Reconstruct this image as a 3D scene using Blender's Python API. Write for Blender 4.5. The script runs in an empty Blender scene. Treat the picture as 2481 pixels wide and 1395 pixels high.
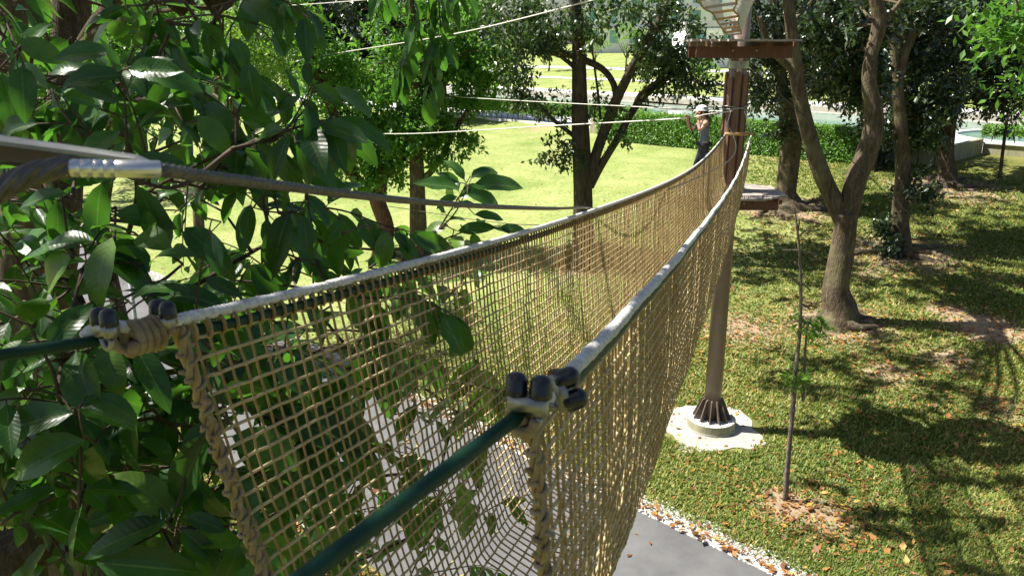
import bpy, math, random
import numpy as np
from mathutils import Vector, Matrix

rng = np.random.default_rng(7)
random.seed(7)
sc = bpy.context.scene
col = sc.collection

# ------------------------------------------------------------------ camera
FPX, IW, IH = 1980.0, 2481.0, 1395.0
PITCH = math.radians(16.5)
CAM = np.array([0.0, 0.0, 8.0])
cam = bpy.data.cameras.new('camera')
cam.sensor_width = 36.0
cam.lens = 36.0 * FPX / IW
cam.clip_start, cam.clip_end = 0.05, 2000.0
cam.dof.use_dof = True
cam.dof.focus_distance = 9.0
cam.dof.aperture_fstop = 11.0
cam_ob = bpy.data.objects.new('camera', cam)
cam_ob.location = CAM
cam_ob.rotation_euler = (math.radians(90) - PITCH, 0, 0)
col.objects.link(cam_ob)
sc.camera = cam_ob

# ------------------------------------------------------------------ sky and sun
SUN_ELEV, SUN_AZ = math.radians(55), math.radians(-80)      # azimuth from +Y, clockwise; the sun stands to the left
world = bpy.data.worlds.new('World')
sc.world = world
world.use_nodes = True
wn = world.node_tree
sky = wn.nodes.new('ShaderNodeTexSky')
sky.sky_type = 'NISHITA'
sky.sun_disc = False
sky.sun_elevation = SUN_ELEV
sky.sun_rotation = SUN_AZ
sky.air_density = 1.0
sky.dust_density = 2.0
wn.links.new(sky.outputs[0], wn.nodes['Background'].inputs[0])
wn.nodes['Background'].inputs[1].default_value = 0.05
sun = bpy.data.lights.new('sun', 'SUN')
sun.energy = 5.0
sun.angle = math.radians(0.5)
sun.color = (1.0, 0.95, 0.86)
sun_ob = bpy.data.objects.new('sun', sun)
sd = Vector((math.sin(SUN_AZ) * math.cos(SUN_ELEV), math.cos(SUN_AZ) * math.cos(SUN_ELEV), math.sin(SUN_ELEV)))
sun_ob.rotation_euler = sd.to_track_quat('Z', 'Y').to_euler()
sun_ob.location = (-30, 5, 45)
col.objects.link(sun_ob)
sc.view_settings.view_transform = 'Standard'
sc.view_settings.look = 'None'
sc.view_settings.exposure = 1.3
sc.view_settings.gamma = 1.0
sc.cycles.max_bounces = 6
sc.cycles.transparent_max_bounces = 8
sc.cycles.caustics_reflective = False
sc.cycles.caustics_refractive = False

# ------------------------------------------------------------------ geometry of the place
CP, SP = math.cos(PITCH), math.sin(PITCH)
R2 = math.sqrt(2.0)

def ray(px, py):
    x = (px - IW / 2) / FPX
    y = (py - IH / 2) / FPX
    return np.array([x, CP - y * SP, -SP - y * CP])

def at(px, py, Y):
    d = ray(px, py)
    return CAM + d * (Y / d[1])

GV = np.array([-80, 5, 16, 43.2, 44.0, 50.2, 50.7, 70.4, 70.9, 80, 122, 260.0])
GZ = np.array([0, 0, 0, 2.2, 2.5, 2.5, 1.5, 1.5, 2.9, 3.2, 6.4, 9.0])

def ground_z(x, y):
    v = (np.asarray(x) + np.asarray(y)) / R2
    z = np.interp(v, GV, GZ)
    w = np.clip((v - 11.5) / 2.0, 0, 1) * np.clip((43 - v) / 2.0, 0, 1)
    w = w * np.clip((np.hypot(np.asarray(x) - 4.3, np.asarray(y) - 16.1) - 1.6) / 1.5, 0, 1)
    return z + w * 0.05 * (np.sin(x * 0.9 + 1.3) * np.cos(y * 0.7) + 0.5 * np.sin(x * 2.1 + y * 1.7))

def gnd(px, py):
    d = ray(px, py)
    lo, hi = 5.0, 300.0
    ts = np.linspace(lo, hi, 6000)
    P = CAM[None, :] + d[None, :] * ts[:, None]
    dz = P[:, 2] - ground_z(P[:, 0], P[:, 1])
    k = int(np.argmax(dz < 0))
    return P[k] if dz[k] < 0 else P[-1]

def uv(u, v, z):
    return ((u + v) / R2, (v - u) / R2, z)

# ------------------------------------------------------------------ mesh helpers
class MB:
    def __init__(self):
        self.V, self.T, self.Q, self.A, self.n = [], [], [], [], 0
        self.UV = None
    def add(self, V, F, lv=None):
        V = np.asarray(V, float).reshape(-1, 3)
        F = np.asarray(F, int)
        self.V.append(V)
        (self.T if F.shape[1] == 3 else self.Q).append(F + self.n)
        self.A.append(np.full(len(V), 0.5) if lv is None else np.broadcast_to(np.asarray(lv, float), (len(V),)))
        self.n += len(V)
        return self
    def tris(self):
        return sum(len(t) for t in self.T) + 2 * sum(len(q) for q in self.Q)
    def mesh(self, name, smooth=True):
        V = np.concatenate(self.V)
        T = np.concatenate(self.T) if self.T else np.zeros((0, 3), int)
        Q = np.concatenate(self.Q) if self.Q else np.zeros((0, 4), int)
        me = bpy.data.meshes.new(name)
        me.vertices.add(len(V))
        me.vertices.foreach_set('co', V.astype(np.float32).ravel())
        loops = np.concatenate([T.ravel(), Q.ravel()]).astype(np.int32)
        me.loops.add(len(loops))
        me.loops.foreach_set('vertex_index', loops)
        starts = np.concatenate([np.arange(len(T)) * 3, len(T) * 3 + np.arange(len(Q)) * 4]).astype(np.int32)
        me.polygons.add(len(starts))
        me.polygons.foreach_set('loop_start', starts)
        me.polygons.foreach_set('use_smooth', np.full(len(starts), smooth))
        me.update(calc_edges=True)
        at_ = me.attributes.new('lv', 'FLOAT', 'POINT')
        at_.data.foreach_set('value', np.concatenate(self.A).astype(np.float32))
        me.validate()
        return me
    def build(self, name, mat, parent=None, smooth=True):
        me = self.mesh(name, smooth)
        me.materials.append(mat)
        return place(name, me, parent)

def place(name, me, parent=None):
    o = bpy.data.objects.new(name, me)
    col.objects.link(o)
    if parent is not None:
        o.parent = parent
        o.matrix_local = world_of(parent).inverted()
    return o

_W = {}
def world_of(o):
    return _W.get(o.name, Matrix.Identity(4))

def empty(name, loc, label, cat, group=None):
    o = bpy.data.objects.new(name, None)
    col.objects.link(o)
    o.empty_display_size = 0.2
    o.location = tuple(float(c) for c in loc)
    _W[o.name] = Matrix.Translation(o.location)
    return tag(o, label, cat, group)

def tag(o, label=None, cat=None, group=None, kind=None):
    if label: o['label'] = label
    if cat: o['category'] = cat
    if group: o['group'] = group
    if kind: o['kind'] = kind
    return o

def frames(P):
    P = np.asarray(P, float)
    T = np.gradient(P, axis=0)
    T /= np.linalg.norm(T, axis=1)[:, None] + 1e-12
    N = np.zeros_like(T)
    a = np.array([0, 0, 1.0]) if abs(T[0, 2]) < 0.9 else np.array([1.0, 0, 0])
    n = np.cross(T[0], a); n /= np.linalg.norm(n)
    N[0] = n
    for i in range(1, len(P)):
        n = n - T[i] * np.dot(n, T[i])
        n /= np.linalg.norm(n) + 1e-12
        N[i] = n
    return T, N, np.cross(T, N)

def tube(P, r, k=8, caps=True, wob=None):
    P = np.asarray(P, float)
    m = len(P)
    r = np.broadcast_to(np.asarray(r, float), (m,))
    T, N, B = frames(P)
    a = np.arange(k) * 2 * math.pi / k
    rad = r[:, None] * np.ones(k)[None, :]
    if wob is not None:
        rad = rad * wob
    V = P[:, None, :] + rad[:, :, None] * (np.cos(a)[None, :, None] * N[:, None, :] + np.sin(a)[None, :, None] * B[:, None, :])
    i = np.arange(m - 1)[:, None] * k
    j = np.arange(k)[None, :]
    j2 = (j + 1) % k
    F = np.stack([i + j, i + j2, i + k + j2, i + k + j], -1).reshape(-1, 4)
    V = V.reshape(-1, 3)
    if caps:
        V = np.vstack([V, P[0], P[-1]])
        c0, c1 = m * k, m * k + 1
        jj = np.arange(k)
        F0 = np.stack([np.full(k, c0), (jj + 1) % k, jj, jj], -1)
        F1 = np.stack([np.full(k, c1), (m - 1) * k + jj, (m - 1) * k + (jj + 1) % k, (m - 1) * k + (jj + 1) % k], -1)
        return V, F, np.vstack([F0, F1])[:, :3]
    return V, F, None

def add_tube(mb, P, r, k=8, caps=True, wob=None, lv=None):
    V, F, C = tube(P, r, k, caps, wob)
    n0 = mb.n
    mb.add(V, F, lv)
    if C is not None:
        mb.T.append(C + n0)
    return mb

def spline(pts, n, jit=0.0):
    """Catmull-Rom through pts, n samples."""
    P = np.asarray(pts, float)
    if len(P) == 2:
        P = np.vstack([P[0], P.mean(0), P[1]])
    d = np.concatenate([[0], np.cumsum(np.linalg.norm(np.diff(P[:, :3], axis=0), axis=1) + 1e-9)])
    t = np.linspace(0, d[-1], n)
    Q = np.vstack([2 * P[0] - P[1], P, 2 * P[-1] - P[-2]])
    out = np.zeros((n, P.shape[1]))
    idx = np.clip(np.searchsorted(d, t, side='right') - 1, 0, len(P) - 2)
    for i in range(n):
        k = idx[i]
        s = (t[i] - d[k]) / (d[k + 1] - d[k])
        p0, p1, p2, p3 = Q[k], Q[k + 1], Q[k + 2], Q[k + 3]
        out[i] = 0.5 * (2 * p1 + (p2 - p0) * s + (2 * p0 - 5 * p1 + 4 * p2 - p3) * s * s + (3 * p1 - p0 - 3 * p2 + p3) * s ** 3)
    if jit:
        out[1:-1, :3] += rng.normal(0, jit, (n - 2, 3))
    return out

BOXF = np.array([[0, 3, 2, 1], [4, 5, 6, 7], [0, 1, 5, 4], [1, 2, 6, 5], [2, 3, 7, 6], [3, 0, 4, 7]])
def box(mb, x0, x1, y0, y1, z0, z1, M=None, lv=None):
    V = np.array([[x0, y0, z0], [x1, y0, z0], [x1, y1, z0], [x0, y1, z0], [x0, y0, z1], [x1, y0, z1], [x1, y1, z1], [x0, y1, z1]], float)
    if M is not None:
        V = V @ np.asarray(M)[:3, :3].T + np.asarray(M)[:3, 3]
    return mb.add(V, BOXF, lv)

def obox(mb, c, ax, ay, az, lv=None):
    """Box from centre and three half-axis vectors."""
    c, ax, ay, az = (np.asarray(q, float) for q in (c, ax, ay, az))
    s = [(-1, -1, -1), (1, -1, -1), (1, 1, -1), (-1, 1, -1), (-1, -1, 1), (1, -1, 1), (1, 1, 1), (-1, 1, 1)]
    return mb.add([c + i * ax + j * ay + k * az for i, j, k in s], BOXF, lv)

def bar(mb, p, q, w, h, up=(0, 0, 1)):
    p, q = np.asarray(p, float), np.asarray(q, float)
    d = q - p
    L = np.linalg.norm(d); d /= L
    s = np.cross(d, np.asarray(up, float)); s /= np.linalg.norm(s) + 1e-9
    u = np.cross(s, d)
    return obox(mb, (p + q) / 2, d * L / 2, s * w / 2, u * h / 2)

def prism(mb, poly, z0, z1):
    """Vertical prism with a flat polygonal outline (fan from centre)."""
    P = np.asarray(poly, float)
    n = len(P)
    V = np.vstack([np.c_[P, np.full(n, z0)], np.c_[P, np.full(n, z1)], [[*P.mean(0), z1]], [[*P.mean(0), z0]]])
    i = np.arange(n); j = (i + 1) % n
    n0 = mb.n
    mb.add(V, np.stack([i, j, n + j, n + i], -1))
    mb.T.append(np.stack([np.full(n, 2 * n), n + i, n + j], -1) + n0)
    mb.T.append(np.stack([np.full(n, 2 * n + 1), j, i], -1) + n0)
    return mb

# ------------------------------------------------------------------ materials
def new_mat(name):
    m = bpy.data.materials.new(name)
    m.use_nodes = True
    nt = m.node_tree
    return m, nt, nt.nodes['Principled BSDF']

def node(nt, t, **kw):
    n = nt.nodes.new(t)
    for k, v in kw.items():
        if k.startswith('in_'):
            key = k[3:]
            key = int(key) if key.isdigit() else key.replace('_', ' ')
            n.inputs[key].default_value = v
        else:
            setattr(n, k, v)
    return n

def ramp(nt, stops):
    r = nt.nodes.new('ShaderNodeValToRGB')
    e = r.color_ramp.elements
    while len(e) < len(stops):
        e.new(0.5)
    for s, (p, c) in zip(e, stops):
        s.position = p
        s.color = (*c, 1)
    return r

def simple(name, c0, c1, scale=8, rough=0.6, bump=0.0, bscale=None, metal=0.0, spec=0.5, stretch=None, detail=6, coord='Object', dist=0.01):
    m, nt, b = new_mat(name)
    tc = node(nt, 'ShaderNodeTexCoord')
    src = tc.outputs[coord]
    if stretch:
        mp = node(nt, 'ShaderNodeMapping')
        mp.inputs['Scale'].default_value = stretch
        nt.links.new(src, mp.inputs[0]); src = mp.outputs[0]
    nz = node(nt, 'ShaderNodeTexNoise', in_Scale=scale, in_Detail=detail, in_Roughness=0.65)
    nt.links.new(src, nz.inputs['Vector'])
    r = ramp(nt, [(0.3, c0), (0.7, c1)])
    nt.links.new(nz.outputs[0], r.inputs[0])
    nt.links.new(r.outputs[0], b.inputs['Base Color'])
    b.inputs['Roughness'].default_value = rough
    b.inputs['Metallic'].default_value = metal
    b.inputs['Specular IOR Level'].default_value = spec
    if bump:
        n2 = node(nt, 'ShaderNodeTexNoise', in_Scale=bscale or scale * 3, in_Detail=8.0)
        nt.links.new(src, n2.inputs['Vector'])
        bp = node(nt, 'ShaderNodeBump', in_Strength=bump, in_Distance=dist)
        nt.links.new(n2.outputs[0], bp.inputs['Height'])
        nt.links.new(bp.outputs[0], b.inputs['Normal'])
    return m

def bark(name, c0, c1, moss=None, scale=5.0):
    m, nt, b = new_mat(name)
    tc = node(nt, 'ShaderNodeTexCoord')
    mp = node(nt, 'ShaderNodeMapping')
    mp.inputs['Scale'].default_value = (scale, scale, scale * 0.28)
    nt.links.new(tc.outputs['Object'], mp.inputs[0])
    nz = node(nt, 'ShaderNodeTexNoise', in_Scale=2.2, in_Detail=10.0, in_Roughness=0.75)
    nt.links.new(mp.outputs[0], nz.inputs['Vector'])
    vo = node(nt, 'ShaderNodeTexVoronoi', in_Scale=3.0, feature='DISTANCE_TO_EDGE')
    nt.links.new(mp.outputs[0], vo.inputs['Vector'])
    r = ramp(nt, [(0.28, tuple(x * 0.35 for x in c0)), (0.5, c0), (0.72, c1)])
    nt.links.new(nz.outputs[0], r.inputs[0])
    out = r.outputs[0]
    if moss:
        n3 = node(nt, 'ShaderNodeTexNoise', in_Scale=1.6, in_Detail=6.0)
        nt.links.new(tc.outputs['Object'], n3.inputs['Vector'])
        rr = ramp(nt, [(0.52, (0, 0, 0)), (0.66, (0.8, 0.8, 0.8))])
        nt.links.new(n3.outputs[0], rr.inputs[0])
        mx = node(nt, 'ShaderNodeMix', data_type='RGBA')
        mx.inputs[7].default_value = (*moss, 1)
        nt.links.new(rr.outputs[0], mx.inputs[0])
        nt.links.new(out, mx.inputs[6])
        out = mx.outputs[2]
    nt.links.new(out, b.inputs['Base Color'])
    b.inputs['Roughness'].default_value = 0.9
    b.inputs['Specular IOR Level'].default_value = 0.2
    ad = node(nt, 'ShaderNodeMath', operation='ADD')
    mu = node(nt, 'ShaderNodeMath', operation='MULTIPLY')
    mu.inputs[1].default_value = 1.2
    mi = node(nt, 'ShaderNodeMath', operation='MINIMUM')
    mi.inputs[1].default_value = 0.2
    nt.links.new(vo.outputs['Distance'], mi.inputs[0])
    nt.links.new(mi.outputs[0], mu.inputs[0])
    nt.links.new(mu.outputs[0], ad.inputs[0])
    nt.links.new(nz.outputs[0], ad.inputs[1])
    bp = node(nt, 'ShaderNodeBump', in_Strength=0.9, in_Distance=0.03)
    nt.links.new(ad.outputs[0], bp.inputs['Height'])
    nt.links.new(bp.outputs[0], b.inputs['Normal'])
    return m

def leaf_mat(name, stops, transl=0.35, tcol=(0.25, 0.45, 0.05), rough=0.4, spec=0.5, veins=False):
    m, nt, b = new_mat(name)
    a = node(nt, 'ShaderNodeAttribute', attribute_name='lv')
    r = ramp(nt, stops)
    nt.links.new(a.outputs['Fac'], r.inputs[0])
    colr = r.outputs[0]
    if veins:
        uvn = node(nt, 'ShaderNodeUVMap')
        sep = node(nt, 'ShaderNodeSeparateXYZ')
        nt.links.new(uvn.outputs[0], sep.inputs[0])
        ab = node(nt, 'ShaderNodeMath', operation='ABSOLUTE')
        nt.links.new(sep.outputs[0], ab.inputs[0])
        # side veins: stripes slanting away from the midrib
        m1 = node(nt, 'ShaderNodeMath', operation='MULTIPLY_ADD')
        m1.inputs[1].default_value = -0.16
        nt.links.new(ab.outputs[0], m1.inputs[0])
        nt.links.new(sep.outputs[1], m1.inputs[2])
        m2 = node(nt, 'ShaderNodeMath', operation='MULTIPLY'); m2.inputs[1].default_value = 75.0
        nt.links.new(m1.outputs[0], m2.inputs[0])
        m3 = node(nt, 'ShaderNodeMath', operation='SINE')
        nt.links.new(m2.outputs[0], m3.inputs[0])
        # midrib
        rr = ramp(nt, [(0.03, (1, 1, 1)), (0.075, (0, 0, 0))])
        nt.links.new(ab.outputs[0], rr.inputs[0])
        mx = node(nt, 'ShaderNodeMix', data_type='RGBA')
        mx.inputs[7].default_value = (0.16, 0.22, 0.06, 1)
        mm = node(nt, 'ShaderNodeMath', operation='MULTIPLY'); mm.inputs[1].default_value = 0.7
        nt.links.new(rr.outputs[0], mm.inputs[0])
        nt.links.new(mm.outputs[0], mx.inputs[0])
        nt.links.new(colr, mx.inputs[6])
        colr = mx.outputs[2]
        tcn = node(nt, 'ShaderNodeTexCoord')
        oi = node(nt, 'ShaderNodeObjectInfo')
        ofs = node(nt, 'ShaderNodeVectorMath', operation='ADD')
        nt.links.new(tcn.outputs['Object'], ofs.inputs[0]); nt.links.new(oi.outputs['Location'], ofs.inputs[1])
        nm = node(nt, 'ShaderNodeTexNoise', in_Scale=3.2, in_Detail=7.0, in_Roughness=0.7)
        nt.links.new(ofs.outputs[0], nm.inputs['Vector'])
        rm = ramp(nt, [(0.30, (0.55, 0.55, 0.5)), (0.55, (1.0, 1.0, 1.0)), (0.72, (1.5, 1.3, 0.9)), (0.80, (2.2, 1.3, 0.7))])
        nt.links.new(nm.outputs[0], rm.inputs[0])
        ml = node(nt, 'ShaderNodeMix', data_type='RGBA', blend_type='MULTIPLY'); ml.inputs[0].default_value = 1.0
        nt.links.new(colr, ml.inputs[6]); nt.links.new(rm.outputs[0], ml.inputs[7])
        vr = node(nt, 'ShaderNodeHueSaturation')
        mr = node(nt, 'ShaderNodeMapRange'); mr.inputs[3].default_value = .72; mr.inputs[4].default_value = 1.3
        nt.links.new(oi.outputs['Random'], mr.inputs[0]); nt.links.new(mr.outputs[0], vr.inputs['Value'])
        nt.links.new(ml.outputs[2], vr.inputs['Color'])
        colr = vr.outputs[0]
        bp = node(nt, 'ShaderNodeBump', in_Strength=0.07, in_Distance=0.003)
        nt.links.new(m3.outputs[0], bp.inputs['Height'])
        nt.links.new(bp.outputs[0], b.inputs['Normal'])
    nt.links.new(colr, b.inputs['Base Color'])
    b.inputs['Roughness'].default_value = rough
    b.inputs['Specular IOR Level'].default_value = spec
    tr = node(nt, 'ShaderNodeBsdfTranslucent')
    mc = node(nt, 'ShaderNodeMix', data_type='RGBA')
    mc.inputs[0].default_value = 0.5
    mc.inputs[7].default_value = (*tcol, 1)
    nt.links.new(colr, mc.inputs[6])
    nt.links.new(mc.outputs[2], tr.inputs[0])
    mix = node(nt, 'ShaderNodeMixShader')
    mix.inputs[0].default_value = transl
    nt.links.new(b.outputs[0], mix.inputs[1])
    nt.links.new(tr.outputs[0], mix.inputs[2])
    nt.links.new(mix.outputs[0], nt.nodes['Material Output'].inputs[0])
    return m

M = {}
M['bark_grey'] = bark('bark_grey', (0.092, 0.07, 0.046), (0.235, 0.185, 0.12), moss=(0.15, 0.135, 0.07))
M['bark_pale'] = bark('bark_pale', (0.17, 0.14, 0.11), (0.36, 0.31, 0.25), scale=14)
M['bark_dark'] = bark('bark_dark', (0.07, 0.055, 0.04), (0.16, 0.125, 0.09))
M['bark_red'] = bark('bark_red', (0.12, 0.065, 0.045), (0.24, 0.15, 0.10))
M['bark_moss'] = bark('bark_moss', (0.07, 0.055, 0.035), (0.18, 0.145, 0.095), moss=(0.10, 0.09, 0.025), scale=12)
M['twig'] = simple('twig', (0.035, 0.024, 0.016), (0.10, 0.062, 0.038), 30, 0.8)
M['big_leaf'] = leaf_mat('big_leaf', [(0.0, (0.016, 0.046, 0.018)), (0.45, (0.032, 0.088, 0.022)), (0.8, (0.06, 0.15, 0.028)), (1.0, (0.10, 0.19, 0.03))],
                         transl=0.42, tcol=(0.13, 0.40, 0.02), rough=0.33, spec=0.5, veins=True)
M['leaf_bright'] = leaf_mat('leaf_bright', [(0.0, (0.04, 0.12, 0.018)), (0.6, (0.09, 0.22, 0.03)), (1.0, (0.17, 0.31, 0.035))], transl=0.45, tcol=(0.22, 0.5, 0.04), rough=0.42)
M['leaf_lime'] = leaf_mat('leaf_lime', [(0.0, (0.06, 0.15, 0.02)), (0.6, (0.12, 0.26, 0.03)), (1.0, (0.22, 0.36, 0.05))], transl=0.45, tcol=(0.4, 0.65, 0.05), rough=0.5)
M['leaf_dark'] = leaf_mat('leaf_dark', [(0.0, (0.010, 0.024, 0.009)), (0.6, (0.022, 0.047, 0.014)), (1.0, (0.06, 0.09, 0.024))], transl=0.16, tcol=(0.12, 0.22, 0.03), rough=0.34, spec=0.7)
M['leaf_mid'] = leaf_mat('leaf_mid', [(0.0, (0.016, 0.038, 0.012)), (0.6, (0.036, 0.078, 0.02)), (1.0, (0.09, 0.14, 0.03))], transl=0.26, tcol=(0.18, 0.32, 0.04), rough=0.36, spec=0.6)
M['leaf_hedge'] = leaf_mat('leaf_hedge', [(0.0, (0.045, 0.12, 0.015)), (0.6, (0.10, 0.24, 0.022)), (1.0, (0.20, 0.36, 0.03))], transl=0.3, tcol=(0.3, 0.55, 0.04), rough=0.45)
M['leaf_litter'] = leaf_mat('leaf_litter', [(0.0, (0.08, 0.028, 0.012)), (0.35, (0.20, 0.075, 0.022)), (0.7, (0.36, 0.17, 0.045)), (1.0, (0.46, 0.30, 0.06))], transl=0.12, tcol=(0.4, 0.2, 0.05), rough=0.6)
M['grass_blade'] = leaf_mat('grass_blade', [(0.0, (0.045, 0.075, 0.012)), (0.5, (0.125, 0.185, 0.028)), (0.8, (0.28, 0.28, 0.065)), (1.0, (0.44, 0.36, 0.14))], transl=0.25, tcol=(0.35, 0.5, 0.05), rough=0.55, spec=0.3)

# ---- ground material: grass, dry grass, bare soil by painted-on-the-ground attribute 'lv' (0 grass .. 1 soil)
def ground_mat():
    m, nt, b = new_mat('lawn_ground')
    tc = node(nt, 'ShaderNodeTexCoord')
    P = tc.outputs['Object']
    n1 = node(nt, 'ShaderNodeTexNoise', in_Scale=0.35, in_Detail=8.0, in_Roughness=0.65)
    n2 = node(nt, 'ShaderNodeTexNoise', in_Scale=6.0, in_Detail=8.0, in_Roughness=0.75)
    n3 = node(nt, 'ShaderNodeTexNoise', in_Scale=55.0, in_Detail=4.0, in_Roughness=0.7)
    for n in (n1, n2, n3):
        nt.links.new(P, n.inputs['Vector'])
    g1 = ramp(nt, [(0.30, (0.035, 0.05, 0.012)), (0.5, (0.10, 0.13, 0.025)), (0.72, (0.26, 0.24, 0.08))])
    nt.links.new(n2.outputs[0], g1.inputs[0])
    g2 = ramp(nt, [(0.35, (0.08, 0.095, 0.02)), (0.65, (0.26, 0.215, 0.085))])
    nt.links.new(n1.outputs[0], g2.inputs[0])
    mx = node(nt, 'ShaderNodeMix', data_type='RGBA'); mx.inputs[0].default_value = 0.5
    nt.links.new(g1.outputs[0], mx.inputs[6]); nt.links.new(g2.outputs[0], mx.inputs[7])
    dr = node(nt, 'ShaderNodeAttribute', attribute_name='bleached')  # tint of the open lawn, and painted overexposure on the lawn past the pool
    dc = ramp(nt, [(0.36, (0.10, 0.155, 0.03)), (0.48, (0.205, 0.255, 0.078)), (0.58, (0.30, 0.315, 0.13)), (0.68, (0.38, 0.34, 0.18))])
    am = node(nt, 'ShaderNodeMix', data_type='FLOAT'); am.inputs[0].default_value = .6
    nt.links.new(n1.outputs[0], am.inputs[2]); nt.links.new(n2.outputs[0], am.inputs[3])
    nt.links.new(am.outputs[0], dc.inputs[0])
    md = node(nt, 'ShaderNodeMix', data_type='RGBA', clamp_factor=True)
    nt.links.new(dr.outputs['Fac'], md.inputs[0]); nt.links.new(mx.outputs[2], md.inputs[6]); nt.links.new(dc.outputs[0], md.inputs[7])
    mx = md
    s = ramp(nt, [(0.3, (0.17, 0.12, 0.075)), (0.7, (0.36, 0.28, 0.18))])
    nt.links.new(n2.outputs[0], s.inputs[0])
    a = node(nt, 'ShaderNodeAttribute', attribute_name='lv')
    ad = node(nt, 'ShaderNodeMath', operation='ADD')
    sb = node(nt, 'ShaderNodeMath', operation='SUBTRACT'); sb.inputs[1].default_value = 0.5
    nt.links.new(n2.outputs[0], sb.inputs[0])
    nt.links.new(a.outputs['Fac'], ad.inputs[0]); nt.links.new(sb.outputs[0], ad.inputs[1])
    th = ramp(nt, [(0.42, (0, 0, 0)), (0.62, (1, 1, 1))])
    nt.links.new(ad.outputs[0], th.inputs[0])
    m2 = node(nt, 'ShaderNodeMix', data_type='RGBA')
    nt.links.new(th.outputs[0], m2.inputs[0])
    nt.links.new(mx.outputs[2], m2.inputs[6]); nt.links.new(s.outputs[0], m2.inputs[7])
    nt.links.new(m2.outputs[2], b.inputs['Base Color'])
    b.inputs['Roughness'].default_value = 0.95
    b.inputs['Specular IOR Level'].default_value = 0.1
    ad2 = node(nt, 'ShaderNodeMath', operation='ADD')
    nt.links.new(n2.outputs[0], ad2.inputs[0]); nt.links.new(n3.outputs[0], ad2.inputs[1])
    bp = node(nt, 'ShaderNodeBump', in_Strength=0.45, in_Distance=0.03)
    nt.links.new(ad2.outputs[0], bp.inputs['Height'])
    nt.links.new(bp.outputs[0], b.inputs['Normal'])
    return m
M['ground'] = ground_mat()
M['asphalt'] = simple('asphalt', (0.075, 0.075, 0.078), (0.13, 0.13, 0.13), 1.2, 0.85, 0.5, 90, detail=10)
M['gravel'] = simple('gravel_stone', (0.28, 0.265, 0.24), (0.62, 0.61, 0.58), 7, 0.8, 0.3, 40)
M['concrete'] = simple('concrete', (0.26, 0.25, 0.205), (0.46, 0.44, 0.38), 2.2, 0.85, 0.3, 40)
M['concrete_moss'] = simple('mossy_concrete', (0.16, 0.16, 0.08), (0.36, 0.34, 0.24), 5.0, 0.9, 0.4, 50, stretch=(1, 1, 0.25))
M['paving'] = simple('pale_paving', (0.55, 0.53, 0.50), (0.68, 0.67, 0.64), 0.6, 0.8, 0.1, 20)
M['steel_brown'] = simple('brown_painted_steel', (0.18, 0.13, 0.098), (0.25, 0.185, 0.145), 3, 0.42, 0.04, 60)
M['fin_brown'] = simple('dark_brown_steel', (0.095, 0.072, 0.058), (0.135, 0.102, 0.082), 6, 0.5, 0.05, 60)
M['timber'] = simple('stained_timber', (0.075, 0.028, 0.016), (0.15, 0.06, 0.032), 5, 0.55, 0.2, 30, stretch=(6, 6, 0.6))
M['batten'] = simple('timber_batten', (0.11, 0.055, 0.034), (0.22, 0.115, 0.07), 5, 0.6, 0.2, 30, stretch=(6, 6, 0.5))
M['deck'] = simple('weathered_deck', (0.24, 0.205, 0.18), (0.42, 0.37, 0.33), 7, 0.75, 0.2, 50)
M['light_wood'] = simple('light_wood', (0.38, 0.21, 0.08), (0.58, 0.36, 0.15), 10, 0.55, 0.1, 40)
M['galv'] = simple('galvanised_steel', (0.22, 0.22, 0.20), (0.42, 0.41, 0.38), 12, 0.5, 0.05, 60, metal=0.85)
M['ferrule'] = simple('aluminium_ferrule', (0.58, 0.55, 0.52), (0.76, 0.74, 0.71), 20, 0.33, 0.03, 80, metal=0.9)
M['wire'] = simple('steel_wire', (0.06, 0.056, 0.052), (0.14, 0.13, 0.12), 60, 0.4, 0.0, metal=0.6)
M['green_cable'] = simple('green_cable', (0.002, 0.026, 0.012), (0.004, 0.040, 0.019), 20, 0.55, 0.0, spec=0.3)
M['rubber'] = simple('black_rubber', (0.008, 0.009, 0.012), (0.016, 0.017, 0.022), 30, 0.3, 0.0)
M['rust'] = simple('rusty_bolt', (0.06, 0.018, 0.012), (0.13, 0.045, 0.025), 40, 0.7, 0.2, 90)
M['white_rope'] = simple('white_rope', (0.38, 0.36, 0.32), (0.74, 0.73, 0.70), 60, 0.9, 0.5, 260, dist=0.003)
M['net_rope'] = simple('tan_net_rope', (0.22, 0.14, 0.055), (0.40, 0.29, 0.135), 14, 0.9, 0.6, 220, dist=0.003)
M['net_rope_pale'] = simple('pale_net_rope', (0.38, 0.29, 0.14), (0.58, 0.47, 0.26), 14, 0.9, 0.6, 220, dist=0.003)
M['knot_rope'] = simple('knot_rope', (0.17, 0.115, 0.055), (0.38, 0.31, 0.19), 22, 0.9, 0.6, 200, dist=0.003)
M['hand_rope'] = simple('pale_hand_rope', (0.55, 0.52, 0.46), (0.75, 0.72, 0.66), 30, 0.85)
M['black_line'] = simple('black_wire', (0.012, 0.012, 0.012), (0.03, 0.03, 0.03), 20, 0.5)
M['white_wall'] = simple('white_wall', (0.74, 0.75, 0.76), (0.82, 0.82, 0.82), 0.3, 0.7)
M['glass_teal'] = simple('teal_glass', (0.10, 0.26, 0.28), (0.22, 0.42, 0.44), 0.4, 0.12, spec=0.8)
M['glass_blue'] = simple('blue_glass', (0.06, 0.14, 0.24), (0.14, 0.26, 0.36), 0.5, 0.12, spec=0.8)
M['grey_metal'] = simple('grey_metal', (0.30, 0.31, 0.31), (0.42, 0.43, 0.43), 6, 0.45, metal=0.3)

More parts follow.
